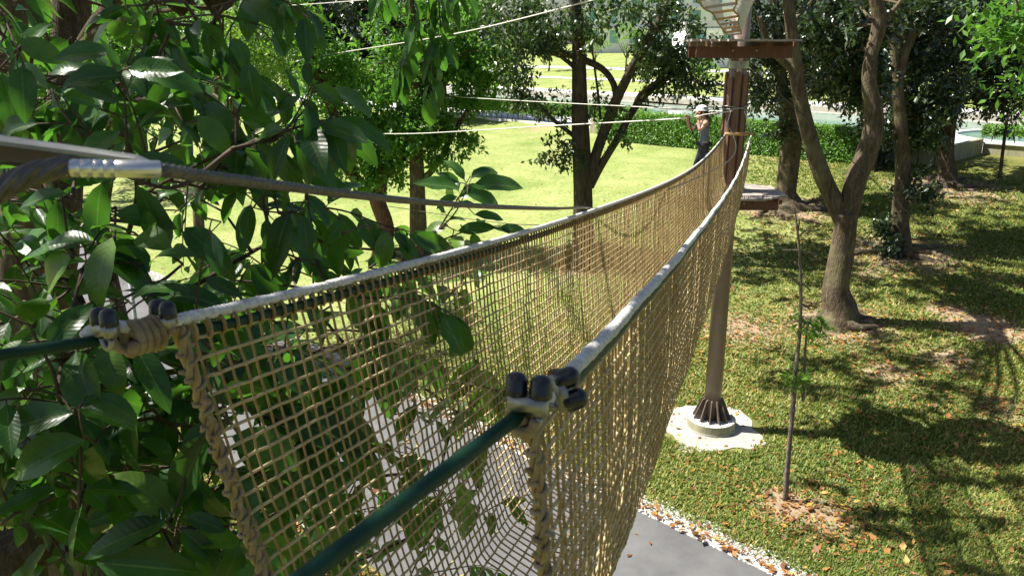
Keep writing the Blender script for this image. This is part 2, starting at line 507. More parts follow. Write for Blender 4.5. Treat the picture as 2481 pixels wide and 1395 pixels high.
def water_mat():
    m, nt, b = new_mat('pool_water')
    tc = node(nt, 'ShaderNodeTexCoord')
    nz = node(nt, 'ShaderNodeTexNoise', in_Scale=0.25, in_Detail=5.0)
    nt.links.new(tc.outputs['Object'], nz.inputs['Vector'])
    r = ramp(nt, [(0.3, (0.10, 0.19, 0.13)), (0.55, (0.16, 0.28, 0.24)), (0.75, (0.24, 0.36, 0.36))])
    nt.links.new(nz.outputs[0], r.inputs[0])
    nt.links.new(r.outputs[0], b.inputs['Base Color'])
    b.inputs['Roughness'].default_value = 0.06
    b.inputs['IOR'].default_value = 1.33
    n2 = node(nt, 'ShaderNodeTexNoise', in_Scale=2.5, in_Detail=3.0)
    nt.links.new(tc.outputs['Object'], n2.inputs['Vector'])
    bp = node(nt, 'ShaderNodeBump', in_Strength=0.08, in_Distance=0.05)
    nt.links.new(n2.outputs[0], bp.inputs['Height'])
    nt.links.new(bp.outputs[0], b.inputs['Normal'])
    return m
M['water'] = water_mat()

# ------------------------------------------------------------------ THE SETTING
# tree bases first: soil and litter gather round them
BASE = {k: gnd(*p) for k, p in dict(
    leaning=(930, 622), straight=(1016, 628), fork=(1412, 642), flare=(1905, 506), wye=(2030, 786), slim=(2180, 612),
    wallside=(2292, 450), dim=(2112, 412), sapling=(1902, 1212), stake=(2422, 432), farleft=(703, 306), farmid=(1075, 299),
    post=(357, 986)).items()}
POLE = gnd(1722, 1035)
POLE[2] = float(ground_z(POLE[0], POLE[1]))
NS = [(*BASE['fork'][:2], 1.6, .8), (*BASE['flare'][:2], 2.6, .9), (*BASE['wye'][:2], 2.2, .8), (*BASE['slim'][:2], 2.6, .9), (*BASE['wallside'][:2], 3.5, .8),
      (*gnd(1800, 800)[:2], 1.7, .75), (*gnd(1905, 1225)[:2], 0.75, 1.0), (*gnd(1990, 1250)[:2], 0.9, .9), (*gnd(2390, 795)[:2], 1.3, 1.1), (*gnd(2300, 755)[:2], 0.8, 1.0),
      (*gnd(2150, 905)[:2], 0.9, .8), (*gnd(2300, 870)[:2], 1.1, .7), (*gnd(2100, 660)[:2], 1.3, .6), (*gnd(1700, 350)[:2], 2.0, .5), (*gnd(1300, 312)[:2], 2.6, .55),
      (*gnd(1040, 305)[:2], 3.0, .5), (*gnd(2330, 470)[:2], 3.0, .7), (*gnd(2460, 1000)[:2], 1.5, .6), (*gnd(1500, 560)[:2], 1.4, .4), (*BASE['straight'][:2], 1.5, .6)]

def soil(x, y):
    s = np.zeros_like(x)
    for (cx, cy, r, a) in NS:
        d2 = ((x - cx) ** 2 + ((y - cy) * 0.85) ** 2) / (r * r)
        s = np.maximum(s, a * np.exp(-d2 * 1.1))
    v = (x + y) / R2
    return np.maximum(s, .42 * np.exp(-((v - 41.6) / 1.0) ** 2))

xs = np.unique(np.concatenate([np.linspace(-220, -24, 50), np.arange(-24, 32, 0.3), np.linspace(32, 240, 50)]))
ys = np.unique(np.concatenate([np.linspace(-40, 8, 14), np.arange(8, 60, 0.3), np.linspace(60, 300, 90)]))
GX, GY = np.meshgrid(xs, ys)
GZZ = ground_z(GX, GY)
nx, ny = len(xs), len(ys)
i = np.arange(ny - 1)[:, None] * nx + np.arange(nx - 1)[None, :]
gm = MB().add(np.stack([GX, GY, GZZ], -1).reshape(-1, 3), np.stack([i, i + 1, i + nx + 1, i + nx], -1).reshape(-1, 4), soil(GX, GY).ravel())
def paleness(x, y):
    """Open mown lawn is dry and pale, the turf among the trees at the right stays lush; past the pool overexposure is painted in."""
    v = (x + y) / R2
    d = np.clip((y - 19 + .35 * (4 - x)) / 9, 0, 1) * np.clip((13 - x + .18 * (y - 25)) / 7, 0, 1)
    return np.maximum(d, np.clip((v - 70) / 3, 0, 1) * 1.35)  # second term puts overexposure into the colour of the lawn beyond the pool
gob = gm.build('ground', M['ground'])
at2 = gob.data.attributes.new('bleached', 'FLOAT', 'POINT')
at2.data.foreach_set('value', paleness(GX, GY).ravel().astype(np.float32))
tag(gob, 'sunlit park lawn with dry grass and bare soil', kind='structure')

# path
def strip(name, v0, v1, u0, u1, z, mat, label, n=80, jag=0.0, thick=0.0):
    us = np.linspace(u0, u1, n)
    a = v0 + (rng.normal(0, jag, n) if jag else 0)
    b_ = v1 + (rng.normal(0, jag, n) if jag else 0)
    mb = MB()
    V = np.array([uv(us[k], a[k], z) for k in range(n)] + [uv(us[k], b_[k], z) for k in range(n)])
    k = np.arange(n - 1)
    mb.add(V, np.stack([k, k + 1, n + k + 1, n + k], -1)[:, ::-1])
    return tag(mb.build(name, mat, smooth=False), label, kind='structure')
strip('path', 6.4, 10.75, -60, 14, 0.012, M['asphalt'], 'grey asphalt path crossing below the rope bridge', jag=0.015, n=160)
strip('gravel_bed', 10.70, 11.25, -60, 14, 0.006, M['concrete'], 'pale gravel margin along the asphalt path', jag=0.06, n=200)

# gravel stones
OCT = np.array([[1, 0, 0], [0, 1, 0], [-1, 0, 0], [0, -1, 0], [0, 0, 1], [0, 0, -1.0]])
OCTF = np.array([[0, 1, 4], [1, 2, 4], [2, 3, 4], [3, 0, 4], [1, 0, 5], [2, 1, 5], [3, 2, 5], [0, 3, 5]])
def scatter_octs(mb, P, s, flat=0.7):
    n = len(P)
    R = rng.normal(0, 1, (n, 6, 3)) * 0.22
    a = rng.uniform(0, 6.28, n)
    c, d = np.cos(a), np.sin(a)
    B = OCT[None] + R
    X = B[:, :, 0] * c[:, None] - B[:, :, 1] * d[:, None]
    Y = B[:, :, 0] * d[:, None] + B[:, :, 1] * c[:, None]
    V = np.stack([X, Y, B[:, :, 2] * flat], -1) * s[:, None, None] + P[:, None, :]
    F = OCTF[None] + (np.arange(n) * 6)[:, None, None]
    mb.add(V.reshape(-1, 3), F.reshape(-1, 3), np.repeat(rng.uniform(0, 1, n), 6))
n = 15000
u = rng.uniform(-34, 2, n); v = 10.72 + np.abs(rng.normal(0, 0.22, n))
near = rng.random(n) < 0.55
u = np.where(near, rng.uniform(-12, -3, n), u)
X, Y = (u + v) / R2, (v - u) / R2
mb = MB(); scatter_octs(mb, np.c_[X, Y, ground_z(X, Y) + 0.018], rng.uniform(0.012, 0.032, n))
tag(mb.build('gravel', M['gravel'], smooth=False), 'white gravel edging between asphalt path and grass', 'gravel', kind='stuff')

# concrete apron under the pole
ang = np.linspace(0, 2 * math.pi, 40, endpoint=False)
apr = [(1612, 1015), (1625, 990), (1680, 985), (1760, 985), (1800, 1000), (1818, 1028), (1835, 1048), (1853, 1075), (1830, 1088), (1770, 1090), (1700, 1096), (1650, 1092), (1632, 1060), (1612, 1040)]
ap = spline([gnd(*p)[:2] for p in apr + apr[:1]], 60)[:-1]
ap = np.c_[ap, np.zeros(len(ap))] if ap.shape[1] == 2 else ap
mb = MB(); prism(mb, ap[:, :2] + .05 * np.c_[np.sin(np.arange(len(ap)) * .9), np.cos(np.arange(len(ap)) * 1.3 + 1)] + rng.normal(0, 0.02, (len(ap), 2)), POLE[2] - 0.15, POLE[2] + 0.02)
tag(mb.build('concrete_apron', M['concrete'], smooth=False), 'pale irregular concrete apron poured round the foot of the pole', kind='structure')

# retaining terrace, pool and far lawn ------------------------------------------------
def slab(name, u0, u1, v0, v1, z0, z1, mat, label, kind='structure', parent=None):
    mb = MB()
    V = [uv(a, b, z) for z in (z0, z1) for (a, b) in ((u0, v0), (u1, v0), (u1, v1), (u0, v1))]
    mb.add(V, BOXF[:, ::-1])
    o = mb.build(name, mat, parent, smooth=False)
    if label: tag(o, label, kind=kind)
    return o
slab('terrace', -110, -13.5, 44.6, 50.4, 2.2, 2.62, M['paving'], 'pale paved terrace between hedge and pool')
slab('terrace', -13.49, 40, 48.85, 50.4, 2.2, 2.61, M['paving'], 'narrow pale terrace behind the wall at the right edge')
slab('water', -110, 40, 50.4, 70.6, 1.6, 2.40, M['water'], 'green blue pool water beyond the hedge')
slab('pool_coping', -110, 40, 70.4, 71.3, 1.6, 2.92, M['concrete'], 'grey stepped coping along the far edge of the pool')
slab('pool_step', -110, 40, 69.3, 70.4, 1.6, 2.48, M['concrete'], 'low step in the water at the far pool edge')
slab('promenade', -110, 60, 71.3, 74.5, 2.4, 3.06, M['paving'], 'pale promenade path along the far side of the pool')
for k, (va, vb) in enumerate([(86, 87.6), (98, 101)]):
    za = float(np.interp((va + vb) / 2, GV, GZ))
    mb = MB()
    us = np.linspace(-130, 60, 30)
    V = np.array([uv(a, va, np.interp(va, GV, GZ) + .06) for a in us] + [uv(a, vb, np.interp(vb, GV, GZ) + .06) for a in us])
    q = np.arange(29)
    mb.add(V, np.stack([q, q + 1, 30 + q + 1, 30 + q], -1)[:, ::-1])
    tag(mb.build('footpath', M['paving'], smooth=False), ['lower', 'upper'][k] + ' pale footpath across the far lawn', kind='structure')
# round basin at the right
c = at(2500, 330, 50.0); c[2] = 2.42
mb = MB()
a = np.linspace(0, 2 * math.pi, 65)
for r0, r1, z0, z1 in ((4.0, 4.5, 2.2, 2.75),):
    prof = [(r0, z0), (r0, z1), (r1, z1), (r1, z0)]
    V = np.array([[c[0] + r * math.cos(t), c[1] + r * math.sin(t) , z] for t in a[:-1] for r, z in prof])
    m_ = 64
    F = []
    for s in range(m_):
        for w in range(3):
            F.append([s * 4 + w, ((s + 1) % m_) * 4 + w, ((s + 1) % m_) * 4 + w + 1, s * 4 + w + 1])
    mb.add(V, F)
bas = empty('round_basin', (c[0], c[1], 2.4), 'round raised basin with pale rim at the edge of the pool', 'basin')
mb.build('rim', M['paving'], bas, smooth=False)
mb = MB(); prism(mb, [(c[0] + 4.02 * math.cos(t), c[1] + 4.02 * math.sin(t)) for t in a[:-1]], 2.2, 2.62)
mb.build('water', M['water'], bas, smooth=False)

# retaining wall
rw = empty('retaining_wall', uv(-16, 43.4, 2.2), 'weathered concrete retaining wall under the hedge behind the shaded trees', 'wall')
mb = MB()
def wallseg(mb, u0, u1, v0, v1, z0, z1):
    V = [uv(a_, b_, z) for z in (z0, z1) for (a_, b_) in ((u0, v0), (u1, v0), (u1, v1), (u0, v1))]
    mb.add(V, BOXF[:, ::-1])
for k in range(8):                                   # cast panels with open joints
    ua = -36 + k * 2.85
    o = MB(); wallseg(o, ua + .01, ua + 2.84, 43.5, 43.8, 1.7, 3.3); o.build('wall_panel', M['concrete_moss'], rw, smooth=False)
o = MB(); wallseg(o, -13.5, -13.2, 43.5, 48.4, 1.7, 3.3); o.build('wall_panel', M['concrete_moss'], rw, smooth=False)
for k in range(6):
    ua = -13.2 + k * 3.0
    o = MB(); wallseg(o, ua + .01, ua + 2.99, 48.4, 48.7, 1.7, 3.05); o.build('wall_panel', M['concrete_moss'], rw, smooth=False)
o = MB(); wallseg(o, -13.19, 5, 48.3, 48.8, 3.053, 3.13); o.build('wall_coping', M['paving'], rw, smooth=False)

# ------------------------------------------------------------------ leaves
def quads_leaf(P, D, Nn, L, W):
    """n folded rhombic leaves: P base, D direction, Nn normal."""
    n = len(P)
    S = np.cross(D, Nn); S /= np.linalg.norm(S, axis=1)[:, None] + 1e-9
    Nn = np.cross(S, D)
    L = np.broadcast_to(L, (n,))[:, None]; W = np.broadcast_to(W, (n,))[:, None]
    b0 = P
    t = P + D * L
    mid = P + D * L * 0.45 - Nn * L * 0.04
    l = mid - S * W * .5 + Nn * W * .12
    r = mid + S * W * .5 + Nn * W * .12
    V = np.stack([b0, l, t, r], 1)
    F = np.array([[0, 2, 1], [0, 3, 2]])[None] + (np.arange(n) * 4)[:, None, None]
    return V.reshape(-1, 3), F.reshape(-1, 3)

def unit(v):
    return v / (np.linalg.norm(v, axis=-1, keepdims=True) + 1e-9)

def clump_leaves(mb, C, R, n, size, droop=0.25, sub=30, spread=0.32, flat=1.0, lvb=0.0, shell=0.35):
    """Leaves gathered on twiglets inside an ellipsoid (C centre, R radii)."""
    C, R = np.asarray(C, float), np.broadcast_to(np.asarray(R, float), (3,))
    k = max(3, n // sub)
    d = unit(rng.normal(0, 1, (k, 3)))
    rr = (shell + (1 - shell) * rng.random(k)) ** 0.6
    sc_ = C + d * rr[:, None] * R
    axis = unit(rng.normal(0, 1, (k, 3)) + d * 1.2 + np.array([0, 0, -droop]))
    idx = rng.integers(0, k, n)
    s = rng.random(n)
    P = sc_[idx] + axis[idx] * ((s - .3) * spread * 2.2)[:, None] + rng.normal(0, spread * .34, (n, 3))
    D = unit(axis[idx] * .6 + rng.normal(0, .75, (n, 3)) + np.array([0, 0, -droop]))
    Nn = unit(rng.normal(0, .55, (n, 3)) + np.array([0, 0, 1.0]))
    L = size * rng.uniform(.65, 1.25, n)
    V, F = quads_leaf(P, D, Nn, L, L * rng.uniform(.38, .52, n))
    base = rng.random(k)
    lv = np.clip(.55 * base[idx] + .45 * rng.random(n) + lvb, 0, 1)
    mb.add(V, F, np.repeat(lv, 4))

def trunk_tube(mb, pts, n=None, k=14, rough=.055):
    """pts: rows x,y,z,r"""
    P = spline(pts, n or max(10, len(pts) * 7))
    m_ = len(P)
    ph = rng.uniform(0, 6.28, 4)
    a = np.arange(k) * 2 * math.pi / k
    h = np.linspace(0, 1, m_)[:, None] * 14
    wob = 1 + rough * (np.sin(2 * a[None] + ph[0] + .35 * h) * .6 + np.sin(3 * a[None] + ph[1] - .5 * h) * .5 + np.sin(h * 1.1 + ph[2]) * .35) + rng.normal(0, rough * .12, (m_, k))
    add_tube(mb, P[:, :3], np.maximum(P[:, 3], .004), k, True, wob)
    return P

def px_limb(pts, Y, dy=None):
    """Limb given as (px, py, width px[, dY]) at world depth Y."""
    out = []
    for q in pts:
        yy = Y + (q[3] if len(q) > 3 else 0)
        p = at(q[0], q[1], yy)
        depth = float(np.dot(p - CAM, [0, CP, -SP]))
        out.append([*p, max(q[2] * .5 * depth / FPX, .01)])
    return np.array(out)

def make_tree(name, base, label, limbs, crowns, barkm, leafm, roots=0, root_len=1.6, above=(), group=None, leaf=0.13, flare=1.5, cat='tree', sub=30, droop=.25, spread=.32, dens=1.0):
    """limbs: px polylines, first limb starts at the ground; crowns: (px,py,rx_px,ry_px,dY,rY,n); above: (x,y,z,rx,ry,rz,n) world."""
    base = np.asarray(base, float)
    t = empty(name, base, label, cat, group)
    Y = base[1]
    mb = MB()
    first = px_limb(limbs[0], Y)
    b0 = base.copy(); b0[2] -= .25
    r0 = first[0, 3]
    add = [[*b0, r0 * flare * 1.25], [*(base + [0, 0, .08]), r0 * flare]]
    add.append([*(base * .8 + first[0, :3] * .2 if first[0, 2] - base[2] > 1.0 else base + [0, 0, .45]), r0 * 1.12])
    limb0 = np.vstack([add, first[first[:, 2] > base[2] + .6]])
    sk = [trunk_tube(mb, limb0, n=60, k=18)]
    for l in limbs[1:]:
        sk.append(trunk_tube(mb, px_limb(l, Y), k=12))
    S = np.concatenate(sk)[:, :3]
    cl = []
    for (px, py, rx, ry, dY, rY, n) in crowns:
        c_ = at(px, py, Y + dY)
        dep = float(np.dot(c_ - CAM, [0, CP, -SP]))
        cl.append((c_, (rx * dep / FPX, rY, ry * dep / FPX), int(n * dens), leaf, False))
    for (x, y, z, rx, ry, rz, n) in above:
        cl.append((np.array([x, y, z]), (rx, ry, rz), n, max(leaf * 1.25, .26), True))
    # branches reaching into every clump
    top = S[S[:, 2] > S[:, 2].max() - .8]
    for c_, R, n, ls, high in cl:
        for q in range(1 if high else 2 if n < 900 else 4):
            tgt = c_ + rng.normal(0, .45, 3) * np.array(R)
            d = np.linalg.norm(S - tgt, axis=1) + 3.0 * np.maximum(0, S[:, 2] - tgt[2] - .2)
            p0 = S[int(np.argmin(d))] if not high else top[int(np.argmin(np.linalg.norm(top - tgt, axis=1)))]
            L_ = np.linalg.norm(tgt - p0)
            mid = (p0 + tgt) / 2 + rng.normal(0, .1 if not high else .03, 3) * L_ + [0, 0, .08 * L_ if not high else .8]
            w = min(.07, .012 + L_ * .012)
            trunk_tube(mb, [[*p0, w], [*mid, w * .65], [*tgt, .008]], n=12, k=6)
    mb.build('trunk', barkm, t)
    if roots:
        for q in range(roots):
            rb = MB()
            a0 = q * 6.283 / roots + rng.uniform(-.3, .3)
            ln = root_len * rng.uniform(.6, 1.25)
            pts = []
            for s in np.linspace(0, 1, 7):
                a_ = a0 + .5 * math.sin(s * 3 + q)
                x, y = base[0] + math.cos(a_) * (r0 * .7 + ln * s), base[1] + math.sin(a_) * (r0 * .7 + ln * s)
                rr = r0 * .40 * (1 - s) ** .75 + .026
                pts.append([x, y, float(ground_z(x, y)) + rr * (.62 - .7 * s) + max(0, .16 - s * .6) * r0 * 2, rr])
            trunk_tube(rb, pts, n=22, k=8)
            rb.build('root', barkm, t)
    if cl:
        cm = MB()
        for c_, R, n, ls, high in cl:
            clump_leaves(cm, c_, R, n, ls, droop=droop, sub=sub, spread=spread)
        o = cm.build('crown', leafm, t, smooth=False)
        o['kind'] = 'stuff'
    return t

GT = 'trees standing on the park lawn'
def over(px, py, h, r=2.3, n=950):
    """A high clump of a crown whose shadow falls on the ground seen at that spot of the lawn."""
    g = gnd(px, py)
    c_ = g + np.array(sd) / sd.z * (h - g[2])
    return (c_[0], c_[1], c_[2], r * 1.1, r * 1.1, r * .6, int(n * .56))
# leaning tree with the reddish bark, bright green leaves
make_tree('park_tree', BASE['leaning'], 'leaning reddish two-stemmed tree with bright green leaves beside the straight trunk', [
    [(930, 600, 40), (935, 550, 38), (915, 487, 40), (918, 465, 38)],
    [(916, 480, 34), (887, 462, 30), (833, 393, 28), (822, 345, 26, -.4), (808, 275, 25, -.6), (775, 195, 24, -.8), (745, 130, 22, -1), (700, 40, 20, -1), (684, -40, 18, -1)],
    [(918, 475, 30), (930, 420, 30), (955, 392, 27), (987, 340, 26), (1025, 287, 25), (1070, 228, 24, -.5), (1052, 167, 22, -.8), (1028, 127, 20, -1), (1000, 20, 18, -1), (985, -50, 16, -1)],
    [(955, 392, 18), (993, 377, 18), (1010, 370, 14)]],
    [(905, 335, 120, 60, 0, 1.8, 2600), (1000, 320, 70, 55, -.6, 1.5, 1500), (850, 250, 90, 50, 0, 1.6, 1500), (800, 180, 70, 40, -.5, 1.4, 700), (880, 140, 80, 40, -.5, 1.4, 700),
     (990, 210, 90, 60, -.5, 1.6, 1300), (1080, 120, 90, 60, -.6, 1.6, 1400), (1090, 40, 100, 50, -.6, 1.6, 1300), (1165, 130, 50, 45, -.4, 1.2, 600), (870, 430, 70, 36, -.4, 1.2, 700), (930, 400, 60, 40, .5, 1.2, 600),
     (740, 100, 60, 50, -.8, 1.4, 600), (690, 20, 70, 50, -.8, 1.4, 600), (960, 60, 90, 50, -.8, 1.4, 900), (1140, 215, 40, 40, 0, 1, 350), (770, 290, 70, 45, .4, 1.4, 900), (1040, 240, 50, 40, 0, 1, 600)],
    M['bark_red'], M['leaf_bright'], leaf=.24, dens=1.35, sub=45, spread=.38, group=GT)
make_tree('park_tree', BASE['straight'], 'straight grey-brown trunk rising just behind the leaning reddish tree', [
    [(1014, 600, 40), (1012, 500, 37), (1010, 420, 36), (1006, 340, 34), (1003, 250, 30), (1010, 150, 24), (1020, 40, 20)],
    [(1018, 440, 20), (1045, 415, 16), (1075, 372, 14), (1100, 320, 12), (1140, 260, 10), (1185, 205, 8), (1230, 160, 6)]],
    [(1100, 345, 40, 26, 0, 1, 420), (1062, 310, 30, 26, 0, 1, 260), (1135, 345, 22, 18, 0, .7, 200), (1060, 395, 26, 18, 0, .8, 200), (1165, 215, 50, 36, 0, 1.2, 600), (1210, 170, 50, 34, 0, 1.2, 500), (1110, 280, 26, 26, 0, .8, 240)],
    M['bark_grey'], M['leaf_bright'], leaf=.22, dens=1.4, sub=45, group=GT, roots=4, root_len=.9)
make_tree('park_tree', BASE['fork'], 'dark tree forking low into three limbs at the picture centre', [
    [(1412, 610, 54), (1412, 540, 50), (1412, 470, 48), (1410, 400, 46), (1406, 300, 41), (1404, 200, 36), (1402, 110, 32), (1396, 50, 29), (1388, -40, 26)],
    [(1422, 450, 34), (1446, 370, 27), (1474, 292, 26), (1500, 228, 24, -.3), (1545, 140, 22, -.6), (1592, 62, 23, -.8), (1645, -25, 22, -1)],
    [(1428, 452, 24), (1455, 402, 20), (1500, 330, 18), (1534, 268, 17, .4), (1580, 215, 14, .6), (1650, 172, 9, .8)],
    [(1295, 112, 13), (1320, 124, 17), (1370, 131, 17), (1420, 148, 17), (1460, 168, 16), (1485, 200, 16), (1494, 236, 18)],
    [(1408, 185, 16), (1388, 160, 12), (1362, 140, 9), (1335, 118, 7)], [(1535, 262, 10), (1552, 226, 8), (1600, 190, 6)],
    [(1455, 290, 7), (1448, 220, 6), (1440, 160, 5), (1434, 110, 4)], [(1404, 340, 12), (1340, 290, 9), (1290, 240, 7), (1240, 215, 5)]],
    [(1255, 90, 75, 50, 0, 2, 1300), (1330, 50, 75, 50, 0, 2, 1400), (1320, 105, 50, 25, 0, 1.4, 500), (1440, 50, 55, 55, .6, 1.6, 1000), (1240, 20, 70, 40, 0, 1.6, 900), (1300, 235, 55, 22, 0, 1.2, 480), (1265, 190, 50, 26, 0, 1, 420), (1360, 340, 36, 22, 0, .9, 240),
     (1330, 380, 24, 24, 0, .7, 200), (1390, 370, 22, 16, 0, .6, 110), (1345, 262, 30, 18, 0, .8, 200), (1440, 225, 20, 50, .4, .6, 170), (1560, 120, 45, 36, -.5, 1.2, 420), (1600, 150, 60, 36, .5, 1.4, 900), (1660, 140, 66, 34, .6, 1.4, 1000), (1620, 195, 60, 22, .6, 1.2, 560),
     (1690, 215, 50, 30, .6, 1.2, 420), (1555, 205, 20, 34, .3, .6, 130), (1520, 30, 50, 40, -.6, 1.4, 340), (1640, 60, 60, 40, -.6, 1.4, 520), (1600, 20, 60, 34, -.8, 1.4, 460), (1500, 330, 40, 16, 0, .8, 130), (1480, 262, 26, 12, 0, .6, 110), (1705, 100, 40, 40, .6, 1.2, 400), (1720, 260, 26, 16, .6, .7, 160)],
    M['bark_dark'], M['leaf_mid'], leaf=.20, dens=1.05, sub=40, group=GT, roots=5, root_len=1.1, droop=.5,
    above=[(BASE['fork'][0] + .5, BASE['fork'][1], 13.2, 5, 4, 2.4, 2600)])
make_tree('park_tree', BASE['flare'], 'thick leaning tree with flared pale roots just right of the platform', [
    [(1903, 470, 50), (1912, 400, 48), (1918, 330, 46), (1906, 265, 42), (1893, 200, 30), (1886, 100, 26), (1872, -30, 22)],
    [(1914, 300, 30), (1934, 240, 24), (1950, 150, 20), (1975, 60, 18), (1990, -30, 14)], [(1895, 205, 18), (1868, 140, 16), (1845, 60, 14), (1830, -20, 12)]],
    [(1860, 235, 40, 40, .5, 1.6, 700), (1840, 170, 50, 50, .6, 1.8, 900), (1960, 160, 60, 70, .5, 2, 1500), (1850, 60, 60, 60, .5, 2, 1200), (1950, 40, 70, 60, .5, 2, 1500), (1880, 310, 18, 22, 0, .7, 170), (2010, 205, 40, 26, .5, 1.4, 500)],
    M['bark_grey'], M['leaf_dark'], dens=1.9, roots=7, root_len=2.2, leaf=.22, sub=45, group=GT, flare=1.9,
    above=[over(2000, 520, 14, 2.4, 800), over(2150, 500, 14, 2.6), over(2300, 500, 14.4, 2.6), over(2440, 520, 14.4, 2.6), over(1830, 540, 13.6, 1.8, 380)])
make_tree('park_tree', BASE['wye'], 'large Y-shaped grey tree in the right foreground with exposed roots', [
    [(2028, 745, 70), (2026, 700, 63), (2038, 620, 58), (2046, 560, 56), (2048, 515, 60)],
    [(2046, 540, 46), (2018, 480, 42), (1990, 420, 40), (1962, 335, 37), (1938, 230, 35), (1922, 110, 31), (1913, 30, 29), (1906, -60, 27)],
    [(2050, 540, 50), (2072, 440, 50), (2100, 370, 50), (2117, 310, 46), (2116, 260, 40), (2106, 200, 34), (2112, 130, 32), (2128, 70, 34), (2128, 30, 33), (2110, -40, 28)],
    [(1940, 210, 20), (1915, 165, 20), (1888, 140, 18), (1862, 110, 16), (1840, 40, 14)], [(2120, 60, 16), (2160, 30, 12), (2200, -20, 9)]],
    [(2040, 120, 60, 80, 2.0, 2, 1400), (2060, 210, 45, 40, 2.5, 1.8, 900), (2000, 60, 60, 50, 2, 2, 1000), (2090, 40, 80, 60, 2.6, 2, 1200)],
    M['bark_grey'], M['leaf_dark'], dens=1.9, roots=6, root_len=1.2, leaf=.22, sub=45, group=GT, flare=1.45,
    above=[over(1950, 690, 13.2), over(2200, 690, 13.6, 2.4), over(2090, 930, 12.6, 1.9, 700), over(2200, 960, 13, 2), over(2390, 930, 12.8, 1.9, 800), over(2300, 1080, 12.6, 1.4, 420), over(2260, 620, 13.4, 2, 700), over(2100, 640, 13.4, 1.6, 420), over(2380, 850, 12.8, 1.5, 380), over(2130, 870, 13, 1.4, 360), over(1990, 640, 13.2, 1.5, 380), over(2040, 1010, 12.4, 1, 260), over(2440, 1330, 12.6, 1.2, 300), over(2130, 1320, 12.4, .9, 160), over(2470, 1180, 12.4, 1.5, 480), over(1870, 850, 12.6, 1.3, 330), over(2150, 1250, 12.4, 1.1, 200), over(2350, 1330, 12.4, 1.2, 240), over(2050, 800, 13, 1.6, 420), over(2450, 700, 13.4, 2.2, 800)])
make_tree('park_tree', BASE['slim'], 'slim straight tree with spreading surface roots and sprouts at its foot', [
    [(2180, 580, 40), (2180, 520, 37), (2187, 420, 35), (2184, 340, 34), (2178, 250, 31), (2172, 190, 28)],
    [(2176, 205, 26), (2190, 135, 22), (2208, 95, 20), (2228, 40, 17), (2262, -30, 14)], [(2174, 200, 20), (2165, 100, 18), (2160, -20, 16)], [(2208, 100, 9), (2190, 90, 6), (2165, 96, 4)]],
    [(2155, 560, 18, 24, -.4, .5, 160), (2170, 590, 22, 16, -.5, .5, 200), (2230, 470, 26, 20, -.3, .8, 220), (2215, 440, 20, 22, 0, .6, 160), (2230, 330, 36, 30, .5, 1.2, 420), (2130, 310, 34, 40, 1, 1.4, 420), (2250, 200, 66, 60, 1, 2, 1500), (2160, 150, 46, 60, 1.4, 1.8, 900), (2280, 90, 80, 60, 1, 2, 1600), (2200, 30, 80, 50, 1, 2, 1300), (2235, 270, 46, 36, .8, 1.4, 700)],
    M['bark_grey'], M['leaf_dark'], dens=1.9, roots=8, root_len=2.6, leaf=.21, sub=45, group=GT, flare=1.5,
    above=[over(1850, 590, 13.4, 2.2, 800), over(2000, 570, 14, 2.5), over(2130, 560, 14, 2.5), over(2290, 560, 14, 2.6), over(2440, 590, 14, 2.6), over(2330, 640, 13.6, 2.2, 800)])
make_tree('park_tree', BASE['wallside'], 'dark tree forking in front of the concrete retaining wall', [
    [(2292, 430, 40), (2292, 380, 35), (2297, 310, 36), (2302, 285, 34)], [(2300, 300, 22), (2306, 230, 20), (2310, 120, 17), (2316, 0, 14)], [(2302, 300, 22), (2322, 250, 19), (2345, 205, 17), (2382, 130, 14), (2430, 40, 12)]],
    [(2330, 160, 80, 70, 0, 2.2, 2200), (2430, 190, 70, 60, 0, 2.2, 2000), (2440, 250, 50, 24, 0, 1.6, 900), (2380, 80, 90, 60, 0, 2.2, 2000), (2270, 260, 40, 40, 0, 1.6, 800), (2340, 20, 90, 50, 0, 2, 1700), (2450, 110, 60, 60, 0, 2, 1300), (2260, 330, 26, 26, 0, 1, 300), (2240, 120, 70, 60, 1, 2, 1300)],
    M['bark_dark'], M['leaf_dark'], dens=1.9, roots=6, root_len=2.0, leaf=.22, sub=45, group=GT, flare=1.7,
    above=[over(2200, 440, 14.5, 3, 1300), over(2340, 430, 14.5, 3, 1300), over(2460, 440, 14.5, 3, 1300), over(2300, 400, 14.5, 3, 1200)])
make_tree('park_tree', BASE['dim'], 'dark narrow trunk showing just behind the Y-shaped tree', [
    [(2112, 398, 22), (2120, 340, 22), (2118, 260, 20), (2108, 170, 18), (2108, 60, 16), (2112, -30, 14)]],
    [(2060, 150, 80, 70, 1, 2.4, 2000), (2010, 60, 80, 60, 1, 2.4, 1700), (2130, 60, 80, 60, 1.5, 2.4, 1800), (2060, 225, 46, 30, 1, 1.6, 700), (2150, 250, 50, 40, 2, 1.6, 700), (2200, 170, 70, 50, 2.5, 2, 1200), (2140, 370, 40, 26, .5, 1.2, 400), (2010, 150, 70, 70, 1.5, 2, 1200), (2240, 310, 50, 30, 1, 1.4, 500), (1960, 60, 70, 60, 2, 2, 1000)],
    M['bark_dark'], M['leaf_dark'], dens=1.9, leaf=.22, sub=45, group=GT)
